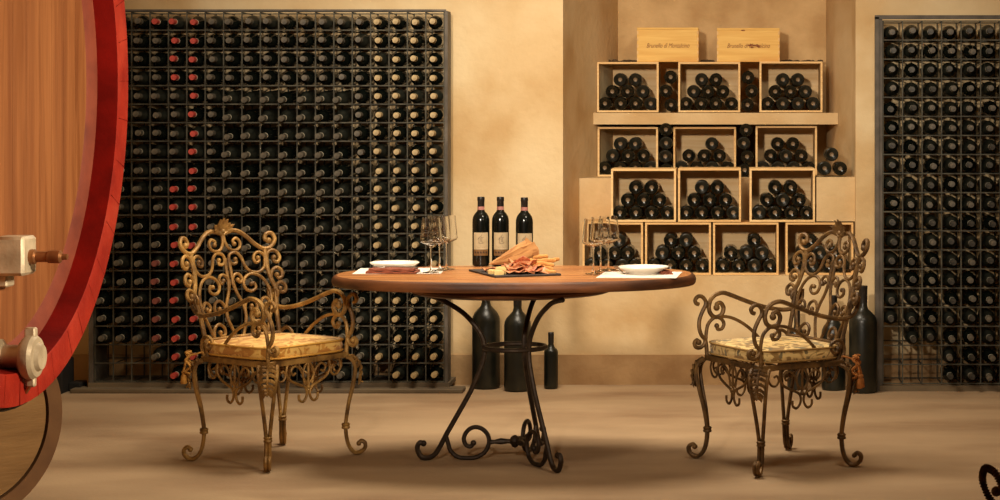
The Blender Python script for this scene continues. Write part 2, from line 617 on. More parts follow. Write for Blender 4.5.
def lying(x, y, d, label, group, rnd, dust=False):
    """Bottle with its base to the room; x, y = centre of the base as seen at depth d."""
    p = px(x, y, d)
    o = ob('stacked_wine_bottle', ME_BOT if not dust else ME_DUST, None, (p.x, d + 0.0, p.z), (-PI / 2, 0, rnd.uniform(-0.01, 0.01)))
    tag(o, label, 'wine bottle', group)
    return o


DF, DB = 10.86, 11.45
rows = [
    # name, front, crates (x0,x1,y0,y1), layer centres per crate
    ('top tier', DB, [
        ('beside the slanted recess wall', 597, 658.6, 62, 112.3, [[604.8, 620.5, 635.4, 650.6], [612, 627.4, 642.8], [620, 635.2]]),
        ('in the middle', 678.2, 740.2, 62, 112.3, [[686, 701, 715.8, 731.4], [693.5, 708, 723], [701.6, 716]]),
        ('nearest the tall rack', 759.5, 822.5, 61.5, 112.3, [[767.7, 782.8, 798, 813.2], [775.2, 790.4, 805.6], [783, 798]])]),
    ('second tier', DB, [
        ('beside the slanted recess wall', 597.5, 658, 127, 176.6, [[604.6, 620, 635.2, 650.4], [612.4, 627.8, 643.4], [620.2, 635]]),
        ('in the middle', 673.3, 736, 127, 176.6, [[681, 696.6, 712, 727.6], [688.8, 704, 719.4], [711.8]]),
        ('nearest the tall rack', 755.6, 817, 126, 176.6, [[763, 778, 793.6, 809], [770.6, 786, 801.4], [777.8, 793]])]),
    ('third tier', DF, [
        ('beside the pale plaster ledge', 611, 676, 169, 222, [[619.6, 635.6, 651.4, 667.2], [627.6, 643.6, 659.4], [635.6, 651.4]]),
        ('in the middle', 678, 741, 168.5, 222, [[685.9, 701.6, 717.4, 733.2], [694, 709.6, 725.4], [701.6, 717.4]]),
        ('nearest the tall rack', 749.6, 815, 168.5, 222, [[759, 775, 791, 806.8], [767, 783, 799], [775, 790.8]])]),
    ('lowest tier', DF, [
        ('behind the wine glasses', 582.5, 643, 222.6, 275, [[591, 606.6, 622.2, 634.8], [599, 614.6, 627.6], [619]]),
        ('just behind the white plate', 645, 711, 222.6, 275, [[654, 670, 686, 702], [662, 678, 694], [670.6, 686]]),
        ('beyond the end of the tabletop', 713, 778.6, 222.6, 275, [[722.6, 738.4, 754.2, 769.6], [730.6, 746.4, 762], [754.2]]),
        ('behind the ornate chair back', 785.6, 853.4, 222.6, 275, [[796, 811.8, 827.6, 843], [803.8, 819.6, 835], [810]])]),
]
rnd = random.Random(11)
POS_C = {3: ['left', 'middle', 'right'], 4: ['leftmost', 'second', 'third', 'rightmost']}
LAYER = ['bottom layer', 'middle layer', 'top layer']
for tname, d, crs in rows:
    s = F / d
    for k, (cname, x0, x1, y0, y1, layers) in enumerate(crs):
        lab = 'open pine crate of dark bottles, %s, %s' % (tname, cname)
        m = CRATE if rnd.random() < 0.6 else CRATE_DARK
        crate(lab, x0, x1, y0, y1, d, 0.315, m, CRATE_BACK)
        rb = 0.0378 * s
        for li, layer in enumerate(layers):
            y = y1 - TH * s - rb - 0.3 - li * rb * 1.80
            # short crates in front: first layers stand on the board
            for i, x in enumerate(layer):
                l2 = 'bottle base, %s, %s from the left, in the %s crate of the %s' % (LAYER[li], ORD[i], POS_C[len(crs)][k], tname)
                lying(x, y - (0.15 if li else 0), d + 0.004 + rnd.uniform(0, 0.006), l2, 'bottles stacked in the open crates', rnd, rnd.random() < .4)

# bottles stacked in the gaps between the crates and on the ledge
gap = [
    ('left gap between crates of the top tier', [(670.5, 77), (665.5, 91), (671, 104.8)], 11.42),
    ('right gap between crates of the top tier', [(748, 77.5), (751.5, 91), (747.5, 104.8)], 11.42),
    ('left gap between crates of the second tier', [(665.8, 129.5), (666, 143), (665.2, 156.4), (666.2, 169.9)], 11.40),
    ('right gap between crates of the second tier', [(746, 130), (743.8, 143.2), (747, 156.6), (744.6, 170)], 11.40),
    ('little pile on the plaster ledge', [(824.8, 168.4), (840.4, 168.6), (831.8, 154.4)], 10.90),
]
POSN = {3: ['topmost', 'middle', 'lowest'], 4: ['topmost', 'second', 'third', 'lowest']}
for gname, pts, d in gap:
    for i, (x, y) in enumerate(pts):
        if 'pile' in gname:
            pos = ['one lower', 'other lower', 'upper'][i]
            pos = ['lower crate-side', 'lower outer', 'upper'][i]
        else:
            pos = POSN[len(pts)][i]
        lying(x, y, d, '%s dark bottle base in the %s' % (pos, gname), 'bottles wedged between the crates', rnd, rnd.random() < .4)


def text_mesh(body, size, m, shear=0.35, ext=0.0006):
    cu = bpy.data.curves.new('lettering', 'FONT')
    cu.body = body
    cu.size = size
    cu.shear = shear
    cu.align_x = 'CENTER'
    cu.align_y = 'CENTER'
    cu.extrude = ext
    cu.resolution_u = 3
    o = bpy.data.objects.new('lettering', cu)
    COL.objects.link(o)
    bpy.context.view_layer.update()
    dg = bpy.context.evaluated_depsgraph_get()
    me = bpy.data.meshes.new_from_object(o.evaluated_get(dg))
    bpy.data.objects.remove(o)
    bpy.data.curves.remove(cu)
    me.materials.clear()
    me.materials.append(m)
    return me


def closed_crate(label, x0, x1, y0, y1, d, smudge):
    a = px(x0, y1, d)
    c = px(x1, y0, d)
    w, h = c.x - a.x, c.z - a.z
    root = thing('closed_wine_crate', label, 'crate', (a.x + w / 2, d + 0.13, a.z), group='closed crates on top of the stack')
    hw, hd = w / 2, 0.13
    b = MB()
    b.box((-hw + 0.0, -hd, 0.0), (hw, hd, h - 0.012), ch=0.0015)
    b.build('crate_body', CRATE_YEL, root)
    MB().box((-hw, -hd, h - 0.0115), (hw, hd, h), ch=0.0015).build('lid', CRATE_YEL, root)
    b = MB()       # finger joints at both edges of the front board
    n = 9
    for k in range(n):
        z0 = 0.006 + (h - 0.026) * k / n
        if k % 2 == 0:
            for sx in (-1, 1):
                x = sx * (hw - 0.0035)
                b.box((x - 0.0042, -hd - 0.0012, z0), (x + 0.0042, -hd + 0.002, z0 + (h - 0.026) / n))
    b.build('finger_joints', CRATE_DARK, root)
    t = ob('lettering', text_mesh('Brunello di Montalcino', 0.037, INK), root, (0.0, -hd - 0.0008, h * 0.47), (PI / 2, 0, 0))
    t.scale = (0.72, 1, 1)
    if smudge:
        b = MB()
        rr = random.Random(3)
        for q in range(14):
            b.ball((0.035 + rr.uniform(-0.035, 0.035), -hd - 0.0002, h * 0.47 + rr.uniform(-0.009, 0.008)), rr.uniform(0.003, 0.008), seg=8, rings=4, s=(1.5, 0.12, 0.7))
        b.build('ink_smudge', INK, root)
        MB().ball((-0.03, -hd - 0.0002, h * 0.93), 0.008, seg=8, rings=4, s=(1.6, 0.1, 0.5)).build('wood_knot', INK, root)
    return root


closed_crate('closed yellow pine crate with clean script lettering on top of the crate stack', 637, 698.5, 27.5, 61.9, 11.47, False)
closed_crate('closed yellow pine crate with smudged lettering and a knot on top of the stack', 717, 779.6, 28, 61.9, 11.47, True)
rubble(px(603, 0, 11.7).x, px(636, 0, 11.7).x, 11.70, 1.766, 34, 1)
rubble(px(703, 0, 11.68).x, px(713, 0, 11.68).x, 11.68, 1.766, 12, 2)
rubble(px(781, 0, 11.72).x, px(823, 0, 11.72).x, 11.72, 1.766, 44, 3)

# ------------------------------------------------------------------ large cask
REDW = mat('red_painted_wood', (160, 40, 22), (136, 28, 15), scale=8, rough=0.65, spec=0.25, stretch=(1, 1, 1), bump=0.25, bscale=60, c3=(176, 62, 42), scale3=5, lo3=0.5, hi3=0.8)
REDD = mat('dark_red_painted_wood', (116, 12, 5), (90, 7, 3), scale=8, rough=0.85, spec=0.1, bump=0.15, bscale=50)
REDBR = mat('worn_red_brown_wood', (134, 62, 40), (108, 44, 28), scale=9, rough=0.65, bump=0.15, bscale=40)
HEAD = mat('cask_head_oak', (162, 106, 62), (132, 80, 42), scale=5, rough=0.55, stretch=(5, 5, 0.35), bump=0.12, bscale=22, detail=7, distort=0.6, c3=(112, 62, 32), scale3=1.4, lo3=0.5, hi3=0.8)
HOOP = mat('cask_hoop_iron', (44, 34, 28), (30, 24, 20), scale=20, rough=0.6, metal=0.6)
STAVE = mat('cask_stave_oak', (140, 96, 62), (112, 72, 44), scale=6, rough=0.6, stretch=(0.4, 4, 4))
ALU = mat('cast_metal', (204, 190, 164), (170, 156, 132), scale=14, rough=0.5, metal=0.2, bump=0.15, bscale=60)
STEEL = mat('valve_steel', (190, 176, 150), (150, 136, 110), scale=10, rough=0.35, metal=0.7)
BRASS = mat('stud_brass', (170, 120, 80), (130, 86, 54), scale=18, rough=0.35, metal=0.7)
BLACKR = mat('black_rubber', (30, 26, 22), (20, 18, 16), scale=18, rough=0.7)

CX, CD, CZ, CR, CPH = -0.9756, 5.5, 1.5557, 0.9017, math.radians(88.66)
nrm = Vector((math.sin(CPH), -math.cos(CPH), 0))           # out of the head
tan_ = Vector((math.cos(CPH), math.sin(CPH), 0))           # along the head, away from the camera
MC = basis((CX, CD, CZ), tan_, Vector((0, 0, 1)), nrm)     # local: x along, y up, z out
cask = thing('wine_cask', 'huge wooden wine cask with a red-painted rim and metal valves on its head', 'cask', (0, 0, 0))
RT = 0.092      # stave thickness at the rim
RC = 0.085      # how far the head is set in
b = MB()
b.lathe([(CR, -0.015), (CR - 0.003, 0.0), (CR - RT + 0.006, 0.0), (CR - RT, -0.004)], 96, MC)
b.build('rim', REDW, cask)
b = MB()
b.lathe([(CR - RT, -0.004), (CR - RT - 0.012, -RC + 0.02)], 96, MC)
b.build('inner_chime', REDD, cask)
b = MB()
b.lathe([(CR - RT - 0.012, -RC + 0.02), (CR - RT - 0.05, -RC + 0.004), (CR - RT - 0.055, -RC)], 96, MC)
b.build('head_moulding', REDBR, cask)
b = MB()
n = 96
R0 = CR - RT - 0.05
nb = 15
ring = []
for k in range(nb):         # head planks, upright, a hair's gap between
    x0 = -R0 + 2 * R0 * k / nb
    x1 = -R0 + 2 * R0 * (k + 1) / nb - 0.0015
    poly = []
    m_ = 5
    for i in range(m_ + 1):
        x = x0 + (x1 - x0) * i / m_
        poly.append((x, math.sqrt(max(1e-6, R0 * R0 - x * x))))
    for i in range(m_, -1, -1):
        x = x0 + (x1 - x0) * i / m_
        poly.append((x, -math.sqrt(max(1e-6, R0 * R0 - x * x))))
    b.prism(list(reversed(poly)), -RC - 0.03, -RC, 0, MC)
b.build('head', HEAD, cask)
# joints between the stave ends on the rim: thin cracks
b = MB()
rr = random.Random(5)
for k in range(44):
    a = 2 * PI * k / 44 + rr.uniform(-0.02, 0.02)
    da = 0.0010
    r0, r1 = CR - RT + 0.004, CR - 0.002
    vs = [MC @ Vector((r * math.cos(q), r * math.sin(q), 0.0006)) for r, q in ((r0, a - da), (r1, a - da + rr.uniform(-.006, .006)), (r1, a + da), (r0, a + da))]
    b.add(vs, [(0, 1, 2, 3)])
b.build('stave_joint_cracks', REDD, cask)
b = MB()
b.lathe([(CR, -0.015), (CR + 0.03, -0.3), (CR + 0.11, -0.85), (CR + 0.03, -1.4), (CR, -1.68), (0.001, -1.68)], 72, MC)
b.build('staves', STAVE, cask)
for z0, z1, o_ in ((-0.02, -0.10, 0.006), (-0.30, -0.38, 0.034), (-1.32, -1.4, 0.036)):
    b = MB()
    b.lathe([(CR + o_ - 0.004, z0), (CR + o_ + 0.003, z0), (CR + o_ + 0.012, z1), (CR + o_ + 0.004, z1)], 72, MC, closed=True)
    b.build('hoop', HOOP, cask)


def on_head(x, y):
    """Point of the head plane seen at pixel (x, y), in the cask's own coordinates."""
    d = Vector(((x - VPX) / F, 1.0, -(y - HOR) / F))
    o = Vector((CAMX, 0, CAM_H))
    c = Vector((CX, CD, CZ)) - nrm * RC
    t = (c - o).dot(nrm) / d.dot(nrm)
    return MC.inverted() @ (o + d * t)


# upper fitting: cast block with a brass stud
p = on_head(0, 256)
H0 = -RC
cl = MB()
cl.box((p.x - 0.05, p.y - 0.052, H0), (p.x + 0.05, p.y + 0.056, H0 + 0.085), M=MC, ch=0.008)
cl.box((p.x - 0.028, p.y - 0.085, H0), (p.x + 0.03, p.y - 0.05, H0 + 0.03), M=MC, ch=0.004)
clamp = cl.build('door_clamp', ALU, cask)
MS = MC @ Matrix.Translation((p.x + 0.0, p.y - 0.002, H0 + 0.085))
b = MB()
b.lathe([(0.001, 0), (0.021, 0), (0.021, 0.014), (0.015, 0.018), (0.015, 0.05), (0.018, 0.052), (0.018, 0.084), (0.012, 0.088), (0.009, 0.09), (0.008, 0.104), (0.001, 0.106)], 16, MS)
b.build('clamp_stud', BRASS, clamp)
# lower fitting: butterfly valve with a clamp ring
p = on_head(-6, 357)
MV = MC @ Matrix.Translation((p.x, p.y, H0))
b = MB()
b.lathe([(0.001, 0), (0.05, 0), (0.05, 0.02), (0.034, 0.03), (0.034, 0.075), (0.046, 0.078), (0.046, 0.085), (0.001, 0.085)], 24, MV)
valve = b.build('valve', STEEL, cask)
b = MB()
b.lathe([(0.036, 0.084), (0.056, 0.086), (0.062, 0.096), (0.062, 0.112), (0.054, 0.122), (0.040, 0.124), (0.034, 0.135), (0.001, 0.135)], 28, MV)
b.box((-0.012, 0.052, 0.088), (0.012, 0.082, 0.118), M=MV, ch=0.004)
b.box((-0.010, -0.082, 0.092), (0.010, -0.052, 0.116), M=MV, ch=0.004)
b.build('clamp_ring', ALU, valve)
b = MB()
b.tube([MV @ Vector((0, -0.075, 0.10)), MV @ Vector((0.01, -0.095, 0.085)), MV @ Vector((0.01, -0.10, 0.05))], 0.008, 8)
b.build('wing_nut', BRASS, valve)
# the wooden cradle under the cask
CRAD = mat('cradle_wood', (84, 60, 42), (64, 46, 32), scale=5, rough=0.8, stretch=(0.5, 3, 3))
for z in (-0.45, -1.3):
    b = MB()
    poly = []
    for i in range(17):
        a = math.radians(-90 - 42 + 84 * i / 16)
        rr_ = CR + 0.055
        poly.append((rr_ * math.cos(a), rr_ * math.sin(a)))
    poly += [(0.62, -CZ), (-0.62, -CZ)]
    b.prism(list(reversed(poly)), z - 0.07, z + 0.07, 0, MC)
    b.build('cradle_beam', CRAD, cask)

# ------------------------------------------------------------------ small barrel below
BAR_H = mat('barrel_head_oak', (142, 108, 64), (118, 86, 46), scale=4, rough=0.65, stretch=(0.6, 0.6, 4), bump=0.15, bscale=30, detail=7)
BAR_S = mat('barrel_stave_oak', (112, 78, 44), (94, 62, 34), scale=6, rough=0.65, stretch=(1, 1, 1), bump=0.1)
bd = 6.95
bc = px(-30, 423, bd)
bphi = math.radians(50)
bn = Vector((math.sin(bphi), -math.cos(bphi), 0))
bt = Vector((math.cos(bphi), math.sin(bphi), 0))
MBR = basis(bc, bt, Vector((0, 0, 1)), bn)
barrel = thing('wine_barrel', 'small brown oak barrel lying on the floor below the huge cask', 'barrel', (0, 0, 0))
BR = bc.z - 0.02
b = MB()
b.lathe([(BR - 0.058, -0.002), (BR - 0.006, 0.0), (BR, -0.012), (BR + 0.02, -0.14), (BR + 0.035, -0.36), (BR + 0.02, -0.58), (BR, -0.72), (BR - 0.04, -0.72), (BR - 0.04, -0.69), (0.001, -0.69)], 64, MBR)
b.lathe([(BR - 0.058, -0.002), (BR - 0.060, -0.035)], 64, MBR)
b.build('staves', BAR_S, barrel)
b = MB()
b.lathe([(0.001, -0.004), (BR - 0.068, -0.006), (BR - 0.068, -0.03)], 64, MBR, smooth=False)
b.build('head', BAR_H, barrel)
b = MB()
b.lathe([(BR - 0.058, -0.02), (BR - 0.069, -0.02)], 64, MBR)
b.build('head_groove', HOOP, barrel)
for z0, z1, o_ in ((-0.03, -0.08, 0.006), (-0.58, -0.63, 0.02)):
    b = MB()
    b.lathe([(BR + o_ - 0.004, z0), (BR + o_ + 0.002, z0), (BR + o_ + 0.008, z1), (BR + o_, z1)], 64, MBR, closed=True)
    b.build('hoop', HOOP, barrel)

# black iron block on the floor by the wall, half hidden by the cask
b = MB()
p = px(57, 389, 10.55)
q = px(70, 358, 10.55)
b.box((p.x, 10.42, 0), (q.x, 10.62, q.z), ch=0.006)
p2 = px(85, 378, 10.6)
b.box((q.x - 0.001, 10.52, 0.0), (p2.x, 10.64, 0.046), ch=0.004)
tag(b.build('floor_block', BLACKR), 'low black block with a foot on the floor, between cask rim and wire rack', 'block')

# ------------------------------------------------------------------ standing bottles on the floor
FLB = mat('floor_bottle_glass', (16, 18, 13), (50, 47, 35), scale=9, rough=0.34, detail=7, lo=0.42, hi=0.85)
FOILB = mat('black_foil', (22, 20, 18), (34, 30, 26), scale=20, rough=0.4)


def standing(name, label, x, d, rad, H, hs, group=None, zneck=0.55):
    """A standing bottle: rad body radius, H height, hs height of the shoulder's start."""
    X = px(x, 0, d).x
    nr = max(0.0145, rad * 0.30)
    b = MB()
    zs = hs
    ze = hs + (H - hs) * zneck
    prof = [(0.001, 0.02), (rad * .55, 0.012), (rad * .85, 0.0), (rad * .97, 0.006), (rad, 0.02), (rad, zs), (rad * .96, zs + (ze - zs) * .22), (rad * .83, zs + (ze - zs) * .45), (rad * .6, zs + (ze - zs) * .68),
            (nr * 1.25, ze - (ze - zs) * .12), (nr, ze + 0.01), (nr, H - 0.004), (0.001, H - 0.002)]
    b.lathe(prof, 32)
    o = b.build(name, FLB, None, (X, d, 0))
    tag(o, label, 'bottle', group)
    b = MB()
    b.lathe([(nr + .0006, ze + (H - ze) * .2), (nr + .001, H - 0.016), (nr * 1.1, H - 0.014), (nr * 1.1, H - 0.003), (nr * .95, H), (0.001, H)], 20)
    b.build('capsule', FOILB, o)
    return o


standing('large_wine_bottle', 'large dark bottle on the floor behind the table, the one beside the wire rack', 486, 10.66, 0.0745, 0.56, 0.36, 'oversized bottles on the floor', 0.45)
standing('large_wine_bottle', 'large dark bottle on the floor behind the table legs, beside the small bottle', 517.6, 10.56, 0.0715, 0.53, 0.345, 'oversized bottles on the floor', 0.45)
standing('wine_bottle', 'ordinary dark wine bottle standing alone on the floor against the wall', 551, 10.64, 0.0375, 0.30, 0.195, None, 0.32)
standing('large_wine_bottle', 'tallest dark bottle on the floor against the broad rack post', 863, 10.50, 0.0735, 0.56, 0.37, 'oversized bottles on the floor', 0.4)
standing('large_wine_bottle', 'large dark bottle on the floor seen through the chair back, next to the tallest bottle', 833.5, 10.60, 0.064, 0.50, 0.30, 'oversized bottles on the floor', 0.4)
standing('large_wine_bottle', 'dark bottle on the floor whose neck shows behind the armrest of the chair', 797, 10.62, 0.052, 0.43, 0.27, 'oversized bottles on the floor', 0.4)

# ------------------------------------------------------------------ table
TOPW = mat('table_wood', (192, 132, 74), (160, 98, 50), scale=3.0, rough=0.38, stretch=(0.5, 7, 3), bump=0.08, bscale=20, detail=7, distort=0.5, c3=(132, 70, 38), scale3=1.2, lo3=0.5, hi3=0.75, coat=0.15)
EDGEW = mat('table_edge_wood', (112, 66, 33), (62, 34, 16), scale=4.0, rough=0.55, stretch=(1, 1, 5), detail=7, distort=0.4, spec=0.35, bump=0.1)
GAPW = mat('table_plank_seam', (70, 38, 20), (54, 30, 16), scale=9, rough=0.7)
IRON = mat('table_iron', (44, 34, 26), (62, 48, 34), scale=25, rough=0.5, metal=0.55, bump=0.25, bscale=60)
TX, TD, TZ = 0.063, 8.44, 0.785
SA, SB = 0.765, 0.48
table = thing('dining_table', 'oval wooden table on a scrolled iron pedestal, set for a tasting', 'table', (TX, TD, 0))
b = MB()
N = 120
PR = [(0.001, TZ), (0.955, TZ), (0.975, TZ - 0.002), (0.992, TZ - 0.011), (1.0, TZ - 0.024), (0.995, TZ - 0.036), (0.985, TZ - 0.042), (0.001, TZ - 0.043)]
vs = []
fs = []
mis = []
for r, z in PR:
    for k in range(N):
        a = 2 * PI * k / N
        ex = 2.25        # slightly squared oval
        c_, s_ = math.cos(a), math.sin(a)
        q = (abs(c_) ** ex + abs(s_) ** ex) ** (-1 / ex)
        # keep the rounding the same width all round
        inset = (1.0 - r) * 0.48 if r > 0.9 else None
        if inset is None:
            vs.append(Vector((SA * q * c_ * r, SB * q * s_ * r, z)))
        else:
            L = math.hypot(SA * q * c_, SB * q * s_)
            k2 = (L - inset) / L
            vs.append(Vector((SA * q * c_ * k2, SB * q * s_ * k2, z)))
o_ = 0
for i in range(len(PR) - 1):
    for k in range(N):
        k2 = (k + 1) % N
        b_f = (i * N + k, i * N + k2, (i + 1) * N + k2, (i + 1) * N + k)
        fs.append(tuple(reversed(b_f)))
        mis.append(0 if i < 1 else 1)
for f, m_ in zip(fs, mis):
    pass
b.v = [tuple(v) for v in vs]
b.f = fs
b.mi = mis
b.sm = [m_ == 1 for m_ in mis]
b.build('tabletop', [TOPW, EDGEW], table)
b = MB()
for k in range(-3, 4):
    y = k * 0.118 + 0.02
    if abs(y) < SB - 0.04:
        xr = SA * (1 - (abs(y) / SB) ** 2.25) ** (1 / 2.25) - 0.035
        b.box((-xr, y - 0.0013, TZ - 0.001), (xr, y + 0.0013, TZ + 0.0003))
b.build('plank_seams', GAPW, table)
b = MB()
b.lathe([(0.001, TZ - 0.0435), (0.40, TZ - 0.0435), (0.424, TZ - 0.048), (0.43, TZ - 0.058), (0.424, TZ - 0.070), (0.40, TZ - 0.078), (0.001, TZ - 0.078)], 96, Matrix.Translation((-0.01, 0, 0)))
b.build('under_moulding', EDGEW, table)
legp = [(r * 0.965, z) for r, z in [(0.44, 0.706), (0.40, 0.70), (0.34, 0.685), (0.296, 0.664), (0.25, 0.638), (0.209, 0.606), (0.168, 0.56), (0.143, 0.52), (0.132, 0.475), (0.136, 0.43), (0.148, 0.39), (0.19, 0.295), (0.25, 0.19), (0.296, 0.112), (0.33, 0.05), (0.352, 0.022), (0.378, 0.011), (0.404, 0.014), (0.419, 0.034), (0.424, 0.057), (0.413, 0.075), (0.397, 0.072)]]
scrp = [(r * 0.965, z) for r, z in [(0.300, 0.104), (0.290, 0.07), (0.278, 0.038), (0.248, 0.014), (0.212, 0.0095), (0.172, 0.011), (0.132, 0.032), (0.113, 0.072), (0.120, 0.108), (0.145, 0.132), (0.178, 0.138), (0.207, 0.122), (0.222, 0.092), (0.213, 0.064), (0.192, 0.058), (0.18, 0.072)]]
for ang in (183, 303, 78):
    a = math.radians(ang)
    ca, sa = math.cos(a), math.sin(a)
    b = MB()
    pts = [Vector((r * ca, r * sa, z)) for r, z in (tuple(v) for v in smooth([(r, z) for r, z in legp], 6))]
    b.tube(pts, 0.0108, 9)
    e = pts[-1]
    b.ball(e, 0.0135)
    lg = b.build('leg', IRON, table)
    b = MB()
    b.tube([Vector((r * ca, r * sa, z)) for r, z in (tuple(v) for v in smooth([(r, z) for r, z in scrp], 6))], 0.0095, 9)
    b.ball(Vector((0.174 * ca, 0.174 * sa, 0.072)), 0.0125)
    b.build('scroll', IRON, lg)
    b = MB()
    pp = [(0.113, 0.075), (0.10, 0.075), (0.085, 0.076), (0.06, 0.078), (0.03, 0.078), (0.012, 0.078), (0.0, 0.078)]
    b.tube([Vector((r * ca, r * sa, z)) for r, z in pp], [0.006, 0.010, 0.0085, 0.014, 0.010, 0.009, 0.009], 9)
    b.build('stretcher', IRON, lg)
b = MB()
b.tube([Vector((0.13 * math.cos(2 * PI * k / 40), 0.13 * math.sin(2 * PI * k / 40), 0.475)) for k in range(40)], 0.010, 8, closed=True)
b.build('waist_ring', IRON, table)
b = MB()
b.lathe([(0.001, 0.05), (0.012, 0.055), (0.02, 0.068), (0.024, 0.08), (0.018, 0.094), (0.008, 0.102), (0.001, 0.104)], 14)
b.build('centre_boss', IRON, table)

# ------------------------------------------------------------------ on the table
WHITE = mat('white_porcelain', (236, 228, 214), rough=0.22)
PAPERW = mat('white_paper', (232, 224, 212), (224, 214, 200), scale=20, rough=0.85)
NAPK = mat('russet_napkin', (148, 82, 56), (122, 64, 44), scale=60, rough=0.9)
CUT = mat('cutlery_steel', (200, 190, 175), rough=0.25, metal=0.9)
CLEAR = mat('clear_glass', (255, 255, 255), rough=0.0, trans=1.0, ior=1.45)
SLATE = mat('slate', (58, 46, 38), (42, 34, 28), scale=14, rough=0.7, bump=0.2)
LABEL = mat('label_paper', (196, 178, 142), (180, 162, 124), scale=30, rough=0.7)
LABELB = mat('label_gold_band', (128, 94, 50), (106, 74, 36), scale=40, rough=0.6)
PRINT = mat('label_print', (112, 96, 76), (90, 76, 60), scale=40, rough=0.7)
PRINTD = mat('label_dark_print', (66, 44, 26), rough=0.7)
PINK = mat('pink_neck_band', (186, 128, 116), (166, 108, 98), scale=30, rough=0.6)
KRAFT = mat('kraft_paper', (188, 136, 80), (162, 110, 60), scale=9, rough=0.85, bump=0.4, bscale=26)
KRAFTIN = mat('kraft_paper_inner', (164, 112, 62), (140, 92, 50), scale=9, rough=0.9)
SALAMI = mat('salami', (186, 104, 70), (216, 156, 112), scale=70, rough=0.5, lo=0.42, hi=0.66, c3=(160, 78, 50), scale3=18)
HAM = mat('cured_ham', (200, 124, 80), (224, 172, 124), scale=30, rough=0.5, lo=0.4, hi=0.7)
CHEESE = mat('cheese', (238, 214, 150), (228, 196, 124), scale=20, rough=0.6)
STICK = mat('breadstick', (216, 158, 86), (190, 126, 60), scale=22, rough=0.8, bump=0.4, bscale=60)
BREAD = mat('bread_crust', (188, 128, 70), (156, 98, 50), scale=14, rough=0.85, bump=0.4)


def placemat(label, cx, cd, w, d, rz):
    b = MB()
    b.box((-w / 2, -d / 2, 0), (w / 2, d / 2, 0.0012))
    o = b.build('paper_placemat', PAPERW, None, (cx, cd, TZ + 0.0008), (0, 0, rz))
    return tag(o, label, 'placemat', 'paper placemats')


placemat('white paper placemat on the table end beside the scrolled chair and rack', px(400, 0, 8.57).x, 8.57, 0.37, 0.31, math.radians(4))
placemat('white paper placemat with its corner near the rounded table end by the crates', px(640, 0, 8.36).x, 8.36, 0.33, 0.33, math.radians(-3))


def plate(label, cx, cd, R, z):
    root = thing('dinner_plate', label, 'plate', (cx, cd, z), group='white plates')
    b = MB()
    b.lathe([(0.001, 0.004), (R * .48, 0.004), (R * .52, 0.0), (R * .58, 0.0), (R * .62, 0.005), (R * .8, 0.014), (R, 0.027), (R * 1.005, 0.029), (R * .99, 0.0305), (R * .8, 0.019), (R * .62, 0.010), (0.001, 0.009)], 48)
    b.build('plate_body', WHITE, root)
    return root


ZP = TZ + 0.0022
plate('white plate behind the folded russet napkin, on the placemat by the rack', px(394.5, 0, 8.66).x, 8.66, 0.106, ZP)
plate('white plate with cutlery on the placemat in front of the crates', px(643.5, 0, 8.42).x, 8.42, 0.106, ZP)


def napkin(label, cx, cd, w, d, rz, h):
    b = MB()
    n = 14
    for lay in range(2):
        z0 = h * 0.5 * lay
        ww = w * (1 - 0.10 * lay)
        vs = []
        for j in range(5):
            for i in range(n + 1):
                x = -ww / 2 + ww * i / n
                y = -d / 2 + d * j / 4 + lay * 0.012
                vs.append((x, y, z0 + h * .42 + 0.0022 * math.sin(i * 1.3 + lay * 2 + j * .5)))
        o = len(b.v)
        m = len(vs)
        vs2 = [(x, y, z0 + 0.0004) for x, y, z in vs]
        fs = []
        for j in range(4):
            for i in range(n):
                a = j * (n + 1) + i
                fs.append((a, a + 1, a + n + 2, a + n + 1))
                fs.append((m + a, m + a + n + 1, m + a + n + 2, m + a + 1))
        for i in range(n):
            fs.append((i, m + i, m + i + 1, i + 1))
            a = 4 * (n + 1) + i
            fs.append((a, a + 1, m + a + 1, m + a))
        for j in range(4):
            a = j * (n + 1)
            fs.append((a, a + n + 1, m + a + n + 1, m + a))
            a += n
            fs.append((a, m + a, m + a + n + 1, a + n + 1))
        b.add(vs + vs2, fs, 0, True)
    o = b.build('folded_napkin', NAPK, None, (cx, cd, ZP), (0, 0, rz))
    return tag(o, label, 'napkin', 'russet napkins')


napkin('folded russet napkin lying in front of the white plate near the rack', px(392.5, 0, 8.45).x, 8.465, 0.212, 0.115, 0.0, 0.020)
napkin('russet napkin peeping out beside the plate in front of the crates', px(664.5, 0, 8.43).x, 8.42, 0.05, 0.12, 0.25, 0.012)


def cutlery(name, label, cx, cd, z, rz, pitch, fork):
    b = MB()
    if fork:
        b.tube([(0, -0.09, 0.001), (0, -0.03, 0.003), (0, 0.03, 0.004), (0, 0.05, 0.003)], [0.005, 0.0035, 0.003, 0.005], 6, flat=0.6)
        for x in (-0.008, -0.0027, 0.0027, 0.008):
            b.tube([(x * .5, 0.048, 0.003), (x, 0.062, 0.001), (x, 0.10, 0.006)], 0.0016, 5)
    else:
        b.tube([(0, -0.10, 0.001), (0, -0.02, 0.003)], [0.006, 0.005], 6, flat=0.6)
        b.prism([(-0.006, -0.02), (0.007, -0.02), (0.009, 0.06), (0.003, 0.11), (-0.006, 0.10)], 0.001, 0.003)
    o = b.build(name, CUT, None, (cx, cd, z), (pitch, 0, rz))
    return tag(o, label, 'cutlery')


cutlery('fork', 'steel fork laid on top of the russet napkin by the rack', px(396, 0, 8.45).x, 8.462, ZP + 0.021, math.radians(84), 0, True)
cutlery('fork', 'steel fork leaning beside the plate in front of the crates', px(622, 0, 8.42).x, 8.43, ZP + 0.002, math.radians(20), math.radians(10), True)


